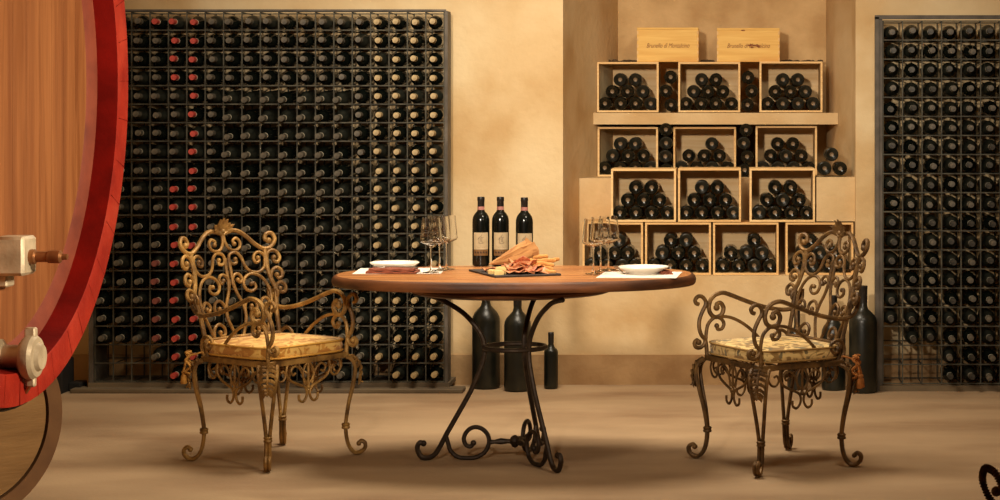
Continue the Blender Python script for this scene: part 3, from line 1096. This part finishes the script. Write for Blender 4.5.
def wine_glass_mesh():
    b = MB()
    out = [(0.001, 0.0), (0.034, 0.0), (0.0345, 0.0015), (0.012, 0.004), (0.0048, 0.010), (0.0036, 0.03), (0.0034, 0.085), (0.0042, 0.103), (0.008, 0.113), (0.03, 0.121), (0.0445, 0.128), (0.0475, 0.135), (0.0465, 0.15), (0.038, 0.232)]
    inn = [(0.0371, 0.232), (0.0455, 0.15), (0.0464, 0.1355), (0.0435, 0.1293), (0.029, 0.1225), (0.007, 0.1155), (0.001, 0.1148)]
    b.lathe(out + inn, 32)
    return b.mesh('wine_glass', CLEAR)


GME = wine_glass_mesh()
GL = [(431, 8.47, 'tall clear wine glass near the rack, the one nearest the plate'), (439.6, 8.58, 'tall clear wine glass near the rack, middle of its three'), (446.6, 8.67, 'tall clear wine glass near the rack, the one nearest the bottles'),
      (593.4, 8.42, 'tall clear wine glass before the crates, nearest the bread'), (600.6, 8.54, 'tall clear wine glass before the crates, middle of its three'), (608.4, 8.62, 'tall clear wine glass before the crates, nearest the plate')]
for i, (x, d, lab) in enumerate(GL):
    o = ob('wine_glass', GME, None, (px(x, 0, d).x, d, TZ + (0.0022 if i in (0, 1, 2, 4, 5) else 0.0004)))
    tag(o, lab, 'wine glass', 'wine glasses by the rack' if i < 3 else 'wine glasses by the crates')

# table bottles
def arc_patch(r, z0, z1, a0, a1, n=10):
    b = MB()
    vs = []
    for k in range(n + 1):
        a = a0 + (a1 - a0) * k / n
        for z in (z0, z1):
            vs.append((r * math.cos(a), r * math.sin(a), z))
        for z in (z1, z0):
            vs.append(((r - .0003) * math.cos(a), (r - .0003) * math.sin(a), z))
    fs = []
    for k in range(n):
        for q in range(4):
            fs.append((4 * k + q, 4 * k + (q + 1) % 4, 4 * k + 4 + (q + 1) % 4, 4 * k + 4 + q))
    fs += [(0, 1, 2, 3), (4 * n + 3, 4 * n + 2, 4 * n + 1, 4 * n)]
    b.add(vs, fs, 0, True)
    return b


BODT = [(0.001, 0.010), (0.030, 0.0), (0.0366, 0.003), (0.0378, 0.012), (0.0378, 0.196), (0.0370, 0.208), (0.0335, 0.221), (0.026, 0.233), (0.0185, 0.241), (0.0152, 0.249), (0.0146, 0.262), (0.0146, 0.302), (0.001, 0.304)]


def table_bottle(label, x, d, face, back_hidden=False):
    X = px(x, 0, d).x
    root = thing('wine_bottle', label, 'wine bottle', (X, d, TZ + 0.0004), (0, 0, face), 'red wine bottles standing on the table')
    b = MB()
    b.lathe(BODT, 28)
    b.build('glass_body', GLASS_DARK, root)
    b = MB()
    b.lathe([(0.0149, 0.249), (0.0154, 0.25), (0.0152, 0.288), (0.0164, 0.290), (0.0164, 0.300), (0.0152, 0.3065), (0.001, 0.307)], 24)
    b.build('capsule', FOILB, root)
    b = MB()
    b.lathe([(0.0156, 0.249), (0.0158, 0.249), (0.0156, 0.264), (0.0154, 0.264)], 24)
    b.build('neck_band', PINK, root)
    a = math.radians(-90)
    lab = arc_patch(0.0381, 0.075, 0.150, a - 0.95, a + 0.95).build('label', LABEL, root)
    arc_patch(0.0382, 0.048, 0.074, a - 0.95, a + 0.95).build('label_band', LABELB, root)
    # printed emblem (a loose sketch) and lines of small print
    rr = random.Random(4)

    def on(u, z):
        return Vector((0.0384 * math.cos(a + u), 0.0384 * math.sin(a + u), z))
    b = MB()
    for s in ([(-.35, .118), (-.2, .128), (0, .131), (.15, .126), (.3, .13)], [(-.2, .128), (-.22, .112), (-.18, .104)], [(.1, .126), (.12, .112), (.2, .106)], [(-.3, .105), (0, .101), (.35, .105)], [(0, .131), (.05, .138), (.14, .14)], [(-.05, .128), (-.02, .115), (.04, .108)]):
        b.tube([on(u, z) for u, z in (tuple(v) for v in smooth(s, 4))], 0.0011, 4)
    for zz, w in ((.090, .6), (.084, .42)):
        u = -w
        while u < w:
            du = rr.uniform(.05, .12)
            b.tube([on(u, zz), on(u + du * .5, zz + .0004), on(u + du, zz)], 0.0006, 4)
            u += du + .05
    b.build('printed_emblem', PRINT, lab)
    b = MB()
    for k in range(5):
        u = -.66 + k * .33
        b.tube([on(u - .07, .059), on(u - .03, .066), on(u + .04, .065), on(u + .07, .058)], 0.0022, 5)
    b.build('band_pattern', PRINTD, root)
    return root


table_bottle('dark wine bottle with cream label and pink neck band, standing nearest the rack', 481, 8.865, math.radians(6))
table_bottle('dark wine bottle with cream label, middle one of three behind the bread bag', 500.4, 8.865, math.radians(14))
table_bottle('dark wine bottle standing nearest the crates, label mostly hidden by the bread bag', 524.4, 8.80, math.radians(10))

# slate with the snack
e1 = Vector((0.252, 0.11, 0)).normalized()
e2 = Vector((-e1.y, e1.x, 0))
s0 = Vector((0.006, 8.21, TZ))
MSL = basis(s0, e1, e2, (0, 0, 1))
SLW, SLD = 0.286, 0.385
b = MB()
b.box((0, 0, 0.0006), (SLW, SLD, 0.0085), M=MSL, ch=0.0015)
tag(b.build('slate_board', SLATE), 'dark slate serving board on the table, under the cured meats and bread', 'board')
ZS = 0.0090


def crumpled_slice(rnd, r, fold):
    """A folded slice of cured meat with real thickness."""
    b = MB()
    n = 14
    ph = rnd.uniform(0, 6)
    top = [(0, 0, fold * r * .45)]
    for ring, rr_ in ((1, .5), (2, 1.0)):
        for k in range(n):
            a = 2 * PI * k / n
            w = rr_ * r * (1 + .10 * math.sin(3 * a + ph))
            z = fold * r * (.45 + .40 * math.sin(2 * a + ph) * rr_ + .10 * math.sin(5 * a + ph * 2) * rr_)
            top.append((w * math.cos(a) * (1 - .3 * fold), w * math.sin(a), max(0.0, z)))
    bot = [(x, y, z - 0.0024) for x, y, z in top]
    m = len(top)
    fs = []
    for k in range(n):
        k2 = (k + 1) % n
        fs += [(0, 1 + k, 1 + k2), (m, m + 1 + k2, m + 1 + k), (1 + k, 1 + n + k, 1 + n + k2, 1 + k2), (m + 1 + k, m + 1 + k2, m + 1 + n + k2, m + 1 + n + k), (1 + n + k, m + 1 + n + k, m + 1 + n + k2, 1 + n + k2)]
    b.add(top + bot, fs, 0, True)
    return b


rnd = random.Random(21)
MEAT = [  # u along slate front edge, v into depth, z, radius, fold, material
    (0.085, 0.06, 0.004, 0.030, 0.7, 1), (0.12, 0.045, 0.004, 0.030, 0.8, 0), (0.155, 0.05, 0.004, 0.032, 0.9, 1), (0.19, 0.045, 0.004, 0.030, 0.8, 0), (0.225, 0.05, 0.004, 0.028, 0.7, 1),
    (0.10, 0.09, 0.018, 0.033, 0.9, 0), (0.14, 0.085, 0.024, 0.036, 1.0, 1), (0.175, 0.085, 0.026, 0.036, 1.0, 0), (0.21, 0.085, 0.018, 0.032, 0.9, 1),
    (0.155, 0.12, 0.040, 0.034, 1.0, 0), (0.125, 0.13, 0.032, 0.036, 1.0, 1), (0.19, 0.12, 0.034, 0.034, .9, 0), (0.05, 0.20, 0.004, 0.030, 0.7, 0), (0.035, 0.235, 0.004, 0.027, 0.6, 1), (0.07, 0.16, 0.004, 0.03, 0.8, 0),
        (0.095, 0.14, 0.004, 0.036, 0.8, 1), (0.135, 0.165, 0.004, 0.038, 0.9, 0), (0.175, 0.15, 0.006, 0.038, 0.9, 1), (0.12, 0.075, 0.014, 0.036, 0.7, 1), (0.17, 0.07, 0.014, 0.036, 0.7, 0), (0.205, 0.12, 0.008, 0.036, 0.8, 0), (0.15, 0.10, 0.030, 0.034, 0.8, 1), (0.10, 0.115, 0.026, 0.034, 0.8, 0)]
MW = ['front row', 'middle of the heap', 'top of the heap']
for i, (u, v, z, r, fo, k) in enumerate(MEAT):
    p = MSL @ Vector((u, v, ZS + z))
    o = crumpled_slice(rnd, r * 1.06, fo * .75).build('cured_meat_slice', [HAM if k else SALAMI], None, p, (rnd.uniform(-.3, .3), rnd.uniform(-.3, .3), rnd.uniform(0, 6)))
    where = 'front row' if i < 5 else 'second layer' if i < 9 else 'crest of the heap' if i < 12 else 'loose ones by the cheese' if i < 15 else 'ones under the bread bag'
    cnt = [ORD[i % 20], ORD[i - 5], ORD[i - 9], ORD[i - 12]][0 if i < 5 else 1 if i < 9 else 2 if i < 12 else 3] if i < 15 else ORD[i - 15]
    tag(o, 'folded pinkish cured meat slice on the slate, %s of the %s' % (cnt, where), 'cured meat', 'cured meat slices heaped on the slate')
CH = [(0.028, 0.045, 0.042, 0.018, 0.4, 'thick pale cheese wedge at the slate corner, nearest the table edge'), (0.055, 0.085, 0.046, 0.030, -0.3, 'tall pale cheese wedge leaning against the cured meat'),
      (0.022, 0.105, 0.044, 0.016, 1.0, 'low pale cheese stick behind the thick wedge'), (0.03, 0.155, 0.036, 0.014, 0.6, 'small pale cheese piece near the far tip of the slate')]
for u, v, L, h, rz, lab in CH:
    b = MB()
    b.prism([(-L / 2, -0.014), (L / 2, -0.011), (L / 2 - .004, 0.013), (-L / 2 + .006, 0.010)], 0, h * .85)
    b.prism([(-L / 2 + .004, -0.012), (L / 2 - .006, -0.009), (L / 2 - .010, 0.010), (-L / 2 + .010, 0.008)], h * .85, h)
    o = b.build('cheese_piece', CHEESE, None, MSL @ Vector((u, v, ZS)), (0, 0, rz))
    tag(o, lab, 'cheese', 'cheese pieces on the slate')

# kraft paper bag of bread: a creased cone lying on the heap, mouth up towards the crates
tip = px(489, 264.2, 8.43)
mou = px(532.5, 250.5, 8.52)
ax = (mou - tip)
Lb = ax.length
ax.normalize()
side = ax.cross(Vector((0, 0, 1))).normalized()
up2 = side.cross(ax)
MBG = basis(tip, side, up2, ax)
b = MB()
seg = 22
prof = [(0.004, 0.0, .5), (0.014, 0.02, .6), (0.024, 0.06, .75), (0.030, 0.10, .9), (0.038, 0.14, 1.0), (0.040, Lb * .90, 1.08), (0.046, Lb, 1.1)]
rr = random.Random(9)
vs = []
ph = [rr.uniform(-.16, .16) for _ in range(seg)]
allp = prof + [(r - 0.0012, z - (0.0004 if i == 0 else 0), f) for i, (r, z, f) in enumerate(reversed(prof))]
for i, (r, z, fl) in enumerate(allp):
    for k in range(seg):
        a = 2 * PI * k / seg
        cr = 1 + ph[k] * min(1, z / 0.05) + 0.10 * math.sin(3 * a + z * 75) * min(1, z / .06)
        zz = z + (0.012 * math.sin(a * 2 + 1) if abs(z - Lb) < 1e-3 else 0)
        cr *= 1 + (rr.uniform(-.07, .07) if 0 < i < len(prof) - 1 else 0)
        vs.append(MBG @ Vector((1.05 * r * cr * math.cos(a), r * cr * fl * math.sin(a), zz)))
fs = []
mis = []
for i in range(len(allp) - 1):
    for k in range(seg):
        k2 = (k + 1) % seg
        fs.append((i * seg + k, i * seg + k2, (i + 1) * seg + k2, (i + 1) * seg + k))
        mis.append(0 if i < len(prof) else 1)
fs.append(tuple(reversed(range(seg))))
mis.append(0)
b.v = [tuple(v) for v in vs]
b.f = fs
b.mi = mis
b.sm = [False] * len(fs)
bag = b.build('bread_bag', [KRAFT, KRAFTIN])
tag(bag, 'creased brown paper bread bag lying open on the slate above the meats', 'paper bag')
b = MB()
b.lathe([(0.001, 0.04), (0.014, 0.05), (0.024, 0.09), (0.027, 0.13), (0.024, Lb - .02), (0.012, Lb - .008), (0.001, Lb - .006)], 16, MBG, sy=.85)
tag(b.build('bread_roll', BREAD), 'brown crusty bread inside the open mouth of the paper bag', 'bread')

# breadsticks
ST = [((533, 258.2), (548, 256.6), 8.47, .0075), ((536, 261.5), (556, 260.6), 8.42, .0075), ((531, 266), (553, 269.6), 8.38, .008), ((540, 263.4), (559.5, 259.0), 8.46, .0065), ((534, 263), (554, 265.6), 8.40, .0075), ((538, 271.6), (556, 272.6), 8.35, .007), ((529, 260.4), (545, 263.4), 8.43, .0075)]
SW = ['uppermost, nearest the bag', 'upper one pointing to the glasses', 'thick one lying across the lower heap', 'thin one sticking out farthest', 'middle one of the heap', 'lowest one on the slate', 'short one crossing under the uppermost']
for (p0, p1, d, r), w in zip(ST, SW):
    a, c = px(p0[0], p0[1], d), px(p1[0], p1[1], d)
    b = MB()
    pts = []
    for k in range(9):
        t = k / 8
        pts.append(a.lerp(c, t) + Vector((0, 0.004 * math.sin(3 * t), 0.003 * math.sin(PI * t))))
    b.tube(pts, [1.18 * r * (.6 if k in (0, 8) else 1 + .12 * math.sin(k * 2.1)) for k in range(9)], 9)
    tag(b.build('breadstick', STICK), 'golden breadstick on the slate, ' + w, 'breadstick', 'breadsticks heaped on the slate')

# ------------------------------------------------------------------ wrought iron chairs
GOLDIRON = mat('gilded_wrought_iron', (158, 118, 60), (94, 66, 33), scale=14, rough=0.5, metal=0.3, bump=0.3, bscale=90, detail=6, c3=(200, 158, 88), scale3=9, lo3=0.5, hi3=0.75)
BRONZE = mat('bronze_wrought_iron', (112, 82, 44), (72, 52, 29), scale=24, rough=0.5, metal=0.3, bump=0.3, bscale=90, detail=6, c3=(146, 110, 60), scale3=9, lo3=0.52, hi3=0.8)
DARKIRON = mat('dark_wrought_iron', (150, 118, 66), (96, 72, 40), scale=40, rough=0.5, metal=0.2, bump=0.3, bscale=120)


def damask(name, c1, c2, c3, sc=15):
    m = mat(name, c1, c2, scale=sc, rough=0.75, detail=1.5, distort=1.6, lo=0.50, hi=0.55, c3=c3, scale3=sc * 1.7, lo3=0.57, hi3=0.61, sheen=0.2)
    return m


DAMASK = damask('gold_damask', (230, 186, 100), (186, 126, 46), (206, 148, 62))
DAMASK2 = damask('cream_damask', (222, 190, 122), (150, 116, 60), (120, 106, 72))
PIPE1 = mat('gold_piping', (204, 152, 64), rough=0.8)
PIPE2 = mat('cream_piping', (150, 116, 62), rough=0.8)
CORD1 = mat('gold_cord', (198, 146, 66), (166, 112, 44), scale=60, rough=0.8)
CORD2 = mat('orange_cord', (184, 118, 54), (154, 92, 38), scale=60, rough=0.8)

CREST = [(0, .935), (-.03, .948), (-.074, .951), (-.115, .93), (-.16, .89), (-.195, .868), (-.225, .868), (-.252, .885), (-.263, .91), (-.25, .932), (-.225, .928), (-.217, .908), (-.232, .9)]
BACK = {
    'volute': [(-.004, .94), (-.006, .905), (-.022, .876), (-.05, .866), (-.078, .876), (-.086, .9), (-.07, .917), (-.05, .908), (-.055, .893)],
    'post': [(-.205, .868), (-.206, .82), (-.204, .78), (-.212, .735), (-.224, .70), (-.222, .66), (-.212, .60), (-.207, .50), (-.207, .435)],
    'o1': [(-.205, .80), (-.213, .84), (-.235, .858), (-.26, .85), (-.271, .826), (-.258, .806), (-.24, .812), (-.243, .826)],
    'o2': [(-.211, .74), (-.224, .768), (-.248, .782), (-.268, .768), (-.268, .744), (-.25, .735), (-.243, .75)],
    'o3': [(-.223, .685), (-.236, .708), (-.258, .718), (-.275, .70), (-.268, .678), (-.25, .675), (-.246, .69)],
    'i1': [(-.204, .80), (-.196, .838), (-.174, .853), (-.152, .845), (-.142, .825), (-.152, .808), (-.168, .815), (-.165, .828)],
    'garland': [(-.198, .822), (-.19, .79), (-.165, .77), (-.137, .767), (-.11, .776), (-.09, .80), (-.078, .835), (-.055, .856), (-.022, .852), (-.012, .83), (-.025, .81), (-.048, .812), (-.046, .828)],
    'lyre': [(-.15, .505), (-.165, .55), (-.186, .60), (-.197, .65), (-.193, .70), (-.166, .744), (-.125, .762), (-.088, .752), (-.068, .725), (-.078, .697), (-.105, .688), (-.128, .702), (-.122, .722), (-.108, .718)],
    'stem': [(-.008, .835), (-.012, .79), (-.012, .74), (-.022, .69), (-.045, .64), (-.052, .59), (-.036, .54), (-.02, .505)],
    's1': [(-.018, .70), (-.010, .735), (-.026, .762), (-.05, .764), (-.064, .745), (-.052, .729), (-.04, .74)],
    's2': [(-.05, .595), (-.058, .635), (-.082, .658), (-.11, .648), (-.118, .62), (-.10, .603), (-.085, .612), (-.09, .625)],
    's3': [(-.15, .505), (-.138, .545), (-.108, .562), (-.08, .545), (-.082, .517), (-.104, .513), (-.108, .528)],
    's4': [(-.19, .63), (-.172, .655), (-.15, .65), (-.142, .63), (-.155, .618), (-.165, .628)],
}
RAIL = [(.478, .70), (.474, .66), (.450, .625), (.405, .612), (.345, .617), (.27, .635), (.19, .663), (.125, .688), (.087, .698), (.05, .69), (.026, .668), (.018, .637), (.028, .61), (.05, .597), (.078, .605), (.09, .632), (.078, .655), (.058, .652), (.056, .637)]
RAILB = [(.466, .675), (.446, .69), (.43, .68), (.43, .66), (.445, .655), (.452, .668)]
FPOST = [(-.03, .655), (-.043, .66), (-.048, .673), (-.035, .687), (-.015, .687), (.002, .67), (.003, .65), (-.012, .625), (-.028, .59), (-.03, .555), (-.02, .525), (-.003, .503), (-.010, .483), (-.030, .472), (-.05, .478), (-.055, .495), (-.042, .505), (-.034, .495)]
FSTUB = [(-.003, .51), (.002, .48), (.004, .432)]
INNER = [(.0, .505), (.004, .54), (.015, .572), (.045, .595), (.075, .59), (.09, .568), (.08, .547), (.06, .545), (.055, .56)]
BRACE = [(.045, .595), (.1, .597), (.15, .582), (.2, .553), (.245, .515), (.28, .475), (.30, .435)]
REARV = [(.39, .435), (.408, .475), (.40, .51), (.372, .525), (.342, .51), (.342, .48), (.365, .472), (.375, .488)]
APRON = [
    [(-.17, .422), (-.182, .39), (-.166, .36), (-.14, .355), (-.125, .375), (-.135, .395), (-.15, .39)],
    [(-.115, .422), (-.12, .385), (-.10, .355), (-.06, .335), (-.022, .32), (-.008, .30), (-.012, .275), (-.03, .258), (-.05, .268), (-.052, .29)],
    [(-.02, .33), (-.03, .37), (-.05, .40), (-.075, .41), (-.095, .395), (-.085, .375), (-.07, .382)],
    [(-.006, .422), (-.022, .40), (-.030, .37), (-.018, .345), (0, .332)],
]
LEG = [(.0, .425), (.022, .415), (.036, .39), (.038, .36), (.028, .30), (.012, .23), (.002, .17), (-.002, .125), (.002, .075), (.014, .036), (.036, .0125), (.06, .0135), (.078, .03), (.079, .05), (.064, .06), (.053, .05)]
SW2, SF, SR = 0.225, 0.195, -0.205     # half width, front and rear of the seat frame


def sm2(pts, n=6):
    return [(v.x, v.y) for v in smooth([(p[0], p[1], 0) for p in pts], n)]


def back_point(u, v):
    return Vector((u, SR - 0.13 * (v - .43) / .5 + 0.45 * u * u, v))


def ribbed(pts, r, pitch=0.0045):
    """Resample a path finely and swell the radius like a twisted bar."""
    P = [Vector(p) for p in pts]
    out, rs, acc = [], [], 0.0
    step = pitch / 4
    pos = 0.0
    for a, c in zip(P, P[1:]):
        L = (c - a).length
        while pos <= L:
            out.append(a.lerp(c, pos / L if L > 0 else 0))
            rs.append(r * (1.0 + 0.22 * math.cos(2 * PI * acc / pitch)))
            pos += step
            acc += step
        pos -= L
    return out, rs


def make_chair(label, m, group, rib=False):
    root = thing('wrought_iron_armchair', label, 'chair', group=group)

    def T(b, pts, r, eye=True, sides=7):
        if rib:
            r = r * .55
            p2, rs = ribbed(pts, r)
            b.tube(p2, rs, 8)
        else:
            b.tube(pts, r, sides)
        if eye:
            b.ball(pts[-1], r * 1.5, seg=8, rings=5)

    fr = MB()
    sc = MB()
    for s in (1, -1):
        T(fr, [back_point(s * u, v) for u, v in sm2(CREST)], .0095)
        T(fr, [back_point(s * u, v) for u, v in sm2(BACK['post'])], .0095, False)
        for k in ('o1', 'o2', 'o3'):
            T(fr, [back_point(s * u, v) for u, v in sm2(BACK[k])], .0080)
        for k in ('volute', 'i1', 'garland', 'lyre', 's1', 's2', 's3', 's4'):
            T(sc, [back_point(s * u, v) for u, v in sm2(BACK[k])], .0068)
        T(sc, [back_point(s * u, v) for u, v in sm2(BACK['stem'])], .0068, False)
    fr.tube([back_point(-.207 + .414 * k / 12, .503) for k in range(13)], .0085, 7)
    fr.build('back_frame', m, root)
    sc.build('back_scrollwork', m, root)
    # leafy finial
    b = MB()
    c0 = back_point(0, .945)
    for k in range(9):
        a = math.radians(-78 + 19.5 * k)
        L = (.056, .064, .052, .062, .064, .062, .052, .064, .056)[k]
        dx, dz = math.sin(a), math.cos(a)
        w = .017
        px_, pz_ = dz, -dx
        pts = []
        for t, ww, o_ in ((0, .35, 0), (.4, 1, .004), (.75, .85, .009), (1.0, .12, .016)):
            for q in (-1, 0, 1):
                pts.append(c0 + Vector((dx * L * t + px_ * w * ww * q * .8, o_ + (.004 if q == 0 else 0) * 1.0, dz * L * t + pz_ * w * ww * q * .8)))
        npt = len(pts)
        pts += [p - Vector((0, .003, 0)) for p in pts]
        fs = []
        for i in range(3):
            for q in range(2):
                i0 = i * 3 + q
                fs += [(i0, i0 + 1, i0 + 4, i0 + 3), (npt + i0, npt + i0 + 3, npt + i0 + 4, npt + i0 + 1)]
            fs += [(i * 3, i * 3 + 3, npt + i * 3 + 3, npt + i * 3), (i * 3 + 2, npt + i * 3 + 2, npt + i * 3 + 5, i * 3 + 5)]
        fs.append((9, 10, 11, npt + 11, npt + 10, npt + 9))
        b.add(pts, fs, 0, True)
    b.ball(c0 + Vector((0, .004, .006)), .011, seg=10, rings=6)
    b.build('leaf_finial', m, root)
    # armrests
    for s in (1, -1):
        def ap(t, z):
            k = min(1, max(0, (z - .43) / .27))
            return Vector((s * (SW2 - .005 + .012 * k - .018 * max(0, t - .38) / .1 * 0.8), SF - t, z))
        arm = MB()
        T(arm, [ap(t, z) for t, z in sm2(RAIL)], .0098)
        T(arm, [ap(t, z) for t, z in sm2(FPOST)], .0088)
        T(arm, [ap(t, z) for t, z in sm2(FSTUB)], .0088, False)
        T(arm, [ap(t, z) for t, z in sm2(RAILB)], .0068)
        ao = arm.build('armrest', m, root)
        b = MB()
        T(b, [ap(t, z) for t, z in sm2(INNER)], .0078)
        T(b, [ap(t, z) for t, z in sm2(BRACE)], .0072, False)
        b.build('arm_scrolls', m, ao)
        b = MB()
        T(b, [ap(t, z) for t, z in sm2(REARV)], .0078)
        b.build('rear_scroll', m, ao)
    # seat frame
    b = MB()
    x, f_, r_ = SW2 + .004, SF + .004, SR - .004
    w = .011
    for lo, hi in (((-x, f_ - w, .418), (x, f_, .442)), ((-x, r_, .418), (x, r_ + w, .442)), ((-x, r_ + w, .418), (-x + w, f_ - w, .442)), ((x - w, r_ + w, .418), (x, f_ - w, .442))):
        b.box(lo, hi, ch=.002)
    for k in range(1, 5):
        yy = r_ + (f_ - r_) * k / 5
        b.box((-x + w, yy - .008, .434), (x - w, yy + .008, .440))
    b.build('seat_frame', m, root)
    # apron scrolls on the four sides
    for side_ in range(4):
        b = MB()

        def sp(a, z):
            if side_ == 0:
                return Vector((a * 1.02, SF - .002, z))
            if side_ == 1:
                return Vector((a * 1.02, SR + .002, z))
            if side_ == 2:
                return Vector((SW2 - .002, (SF + SR) / 2 + a * .9, z))
            return Vector((-SW2 + .002, (SF + SR) / 2 + a * .9, z))
        for s in (1, -1):
            for q, path in enumerate(APRON):
                b.tube([sp(s * a, z) for a, z in sm2(path, 5)], .0056 if q == 1 else .0050, 6)
        b.tube([sp(0, .422), sp(0, .36), sp(0, .31)], .006, 6)
        b.ball(sp(0, .318), .010, seg=8, rings=5)
        b.build('apron_scrollwork', m, root)
    # legs
    for sx in (1, -1):
        for sy in (1, -1):
            corner = Vector((sx * SW2, SF if sy > 0 else SR, 0))
            dg = Vector((sx, sy, 0)).normalized()
            tg = Vector((-dg.y, dg.x, 0))
            b = MB()
            lp = sm2(LEG, 6)
            for q in (-1, 1):
                pts = []
                for r, z in lp:
                    sp_ = .007 + (.030 * max(0, min(1, (z - .13) / .27)) ** 1.1)
                    pts.append(corner + dg * (r - .006) + tg * q * sp_ + Vector((0, 0, z)))
                b.tube(pts, .0082, 7)
                b.ball(pts[-1], .0105, seg=8, rings=5)
            lg = b.build('leg', m, root)
            b = MB()
            cc = corner + dg * (-.008)
            b.lathe([(.0150, .114), (.0182, .117), (.0182, .122), (.0158, .126), (.0182, .130), (.0182, .135), (.0150, .138)], 12, Matrix.Translation(cc))
            b.build('collar', m, lg)
            # acanthus leaf curling over the knee
            spine = [(.012, .428), (.034, .414), (.050, .39), (.055, .36), (.050, .335), (.052, .318), (.066, .312)]
            sps = sm2(spine, 4)
            n = len(sps)
            b = MB()

            def lf(r, u, z):
                return corner + dg * r + tg * u + Vector((0, 0, z))
            b.tube([lf(r, 0, z) for r, z in sps], [.0075 * (1 - .55 * i / (n - 1)) for i in range(n)], 6)
            for i in range(1, n - 5, 3):
                r, z = sps[i]
                t = i / (n - 1)
                w_ = .040 * (1 - t) ** .6
                for q in (-1, 1):
                    b.tube([lf(r, 0, z), lf(r + .004, q * w_ * .5, z - .001), lf(r - .002, q * w_ * .95, z - .010), lf(r - .004, q * w_ * .98, z - .020)],
                           [.0055, .0085, .0065, .002], 6, flat=.6)
            b.build('acanthus_leaf', m, lg)
    return root


def cushion(label, m, pm, cord, loc, rz, tie):
    root = thing('seat_cushion', label, 'cushion', loc, (0, 0, rz))
    x, y0, y1 = SW2 + .006, SR - .004, SF + .012
    cy, hy = (y0 + y1) / 2, (y1 - y0) / 2
    H = .060

    def outline(k, n=48, grow=0.0):
        a = 2 * PI * k / n
        e = 5.5
        c_, s_ = math.cos(a), math.sin(a)
        q = (abs(c_) ** e + abs(s_) ** e) ** (-1 / e)
        return q * c_ * (x + grow), cy + q * s_ * (hy + grow)
    b = MB()
    n = 48
    rings = [(0.0, .008), (.97, .004), (1.0, .012), (1.012, .033), (1.0, H - .012), (.985, H - .003), (.92, H + .001), (.7, H + .004), (.4, H + .006), (0.001, H + .006)]
    vs = []
    for f, z in rings:
        for k in range(n):
            ux, uy = outline(k)
            vs.append((ux * max(f, .001), cy + (uy - cy) * max(f, .001), z))
    fs = []
    for i in range(len(rings) - 1):
        for k in range(n):
            k2 = (k + 1) % n
            fs.append((i * n + k, i * n + k2, (i + 1) * n + k2, (i + 1) * n + k))
    b.add(vs, fs, 0, True)
    b.build('cushion_pad', m, root)
    for z in (.010, H - .006):
        b = MB()
        b.tube([Vector((*outline(k, 48, .003), z)) for k in range(48)], .0042, 6, closed=True)
        b.build('piping', pm, root)
    # tie cord with a bow and two tassels at one corner
    tx, ty = tie
    c = Vector((tx * (SW2 + .02), SR - .015 if ty < 0 else SF + .02, .0))
    out = Vector((tx, ty, 0)).normalized()
    tg = Vector((-out.y, out.x, 0))
    b = MB()
    k0 = c + Vector((0, 0, .000)) + out * .03
    for s in (-1, 1):
        loop = [(0, 0), (.016, .018), (.034, .012), (.042, -.02), (.036, -.06), (.024, -.07), (.012, -.04), (0, 0)]
        b.tube([k0 + tg * (s * u) + out * (.010 * math.sin(i)) + Vector((0, 0, w)) for i, (u, w) in enumerate((tuple(v)[:2] for v in smooth([(q[0], q[1], 0) for q in loop], 5)))], .0042, 6)
        b.tube([k0, k0 + tg * (s * .012) + out * .012 + Vector((0, 0, -.03)), k0 + tg * (s * .018) + out * .018 + Vector((0, 0, -.058))], .0042, 6)
    b.tube([k0, c * .93 + Vector((0, 0, .01)) + Vector((0, 0, .004)), Vector((tx * (x - .01), (y0 + .01) if ty < 0 else (y1 - .01), .012))], .0042, 6)
    b.ball(k0, .009, seg=8, rings=6)
    b.build('tie_cord', cord, root)
    for s in (-1, 1):
        b = MB()
        q0 = k0 + tg * (s * .018) + out * .018 + Vector((0, 0, -.058))
        b.lathe([(.001, 0), (.008, -.003), (.009, -.010), (.006, -.014), (.011, -.022), (.014, -.052), (.012, -.056), (.001, -.055)], 12, Matrix.Translation(q0))
        b.build('tassel', cord, root)
    return root


def chair_at(root, X, D, fx, fy):
    root.location = (X, D, 0)
    root.rotation_euler = (0, 0, math.atan2(fy, fx) - PI / 2)
    return root.rotation_euler.z


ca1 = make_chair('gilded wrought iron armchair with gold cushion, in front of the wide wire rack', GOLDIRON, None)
C1 = ((-0.952, 8.475), (.869, -.60))
C2 = ((1.149, 8.36), (-.825, -.48))
rz = chair_at(ca1, *C1[0], *C1[1])
cushion('gold damask seat cushion on the chair in front of the wide rack', DAMASK, PIPE1, CORD1, (C1[0][0], C1[0][1], .443), rz, (1, -1))
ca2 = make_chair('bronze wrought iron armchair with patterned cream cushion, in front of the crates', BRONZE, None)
rz = chair_at(ca2, *C2[0], *C2[1])
cushion('patterned cream and brown seat cushion on the chair in front of the crates', DAMASK2, PIPE2, CORD2, (C2[0][0], C2[0][1], .443), rz, (-1, -1))
ca3 = make_chair('dark ribbed iron chair whose scroll just shows at the bottom corner of the floor', DARKIRON, None, rib=True)
rz = chair_at(ca3, 1.742, 2.945, 0.77, 0.64)
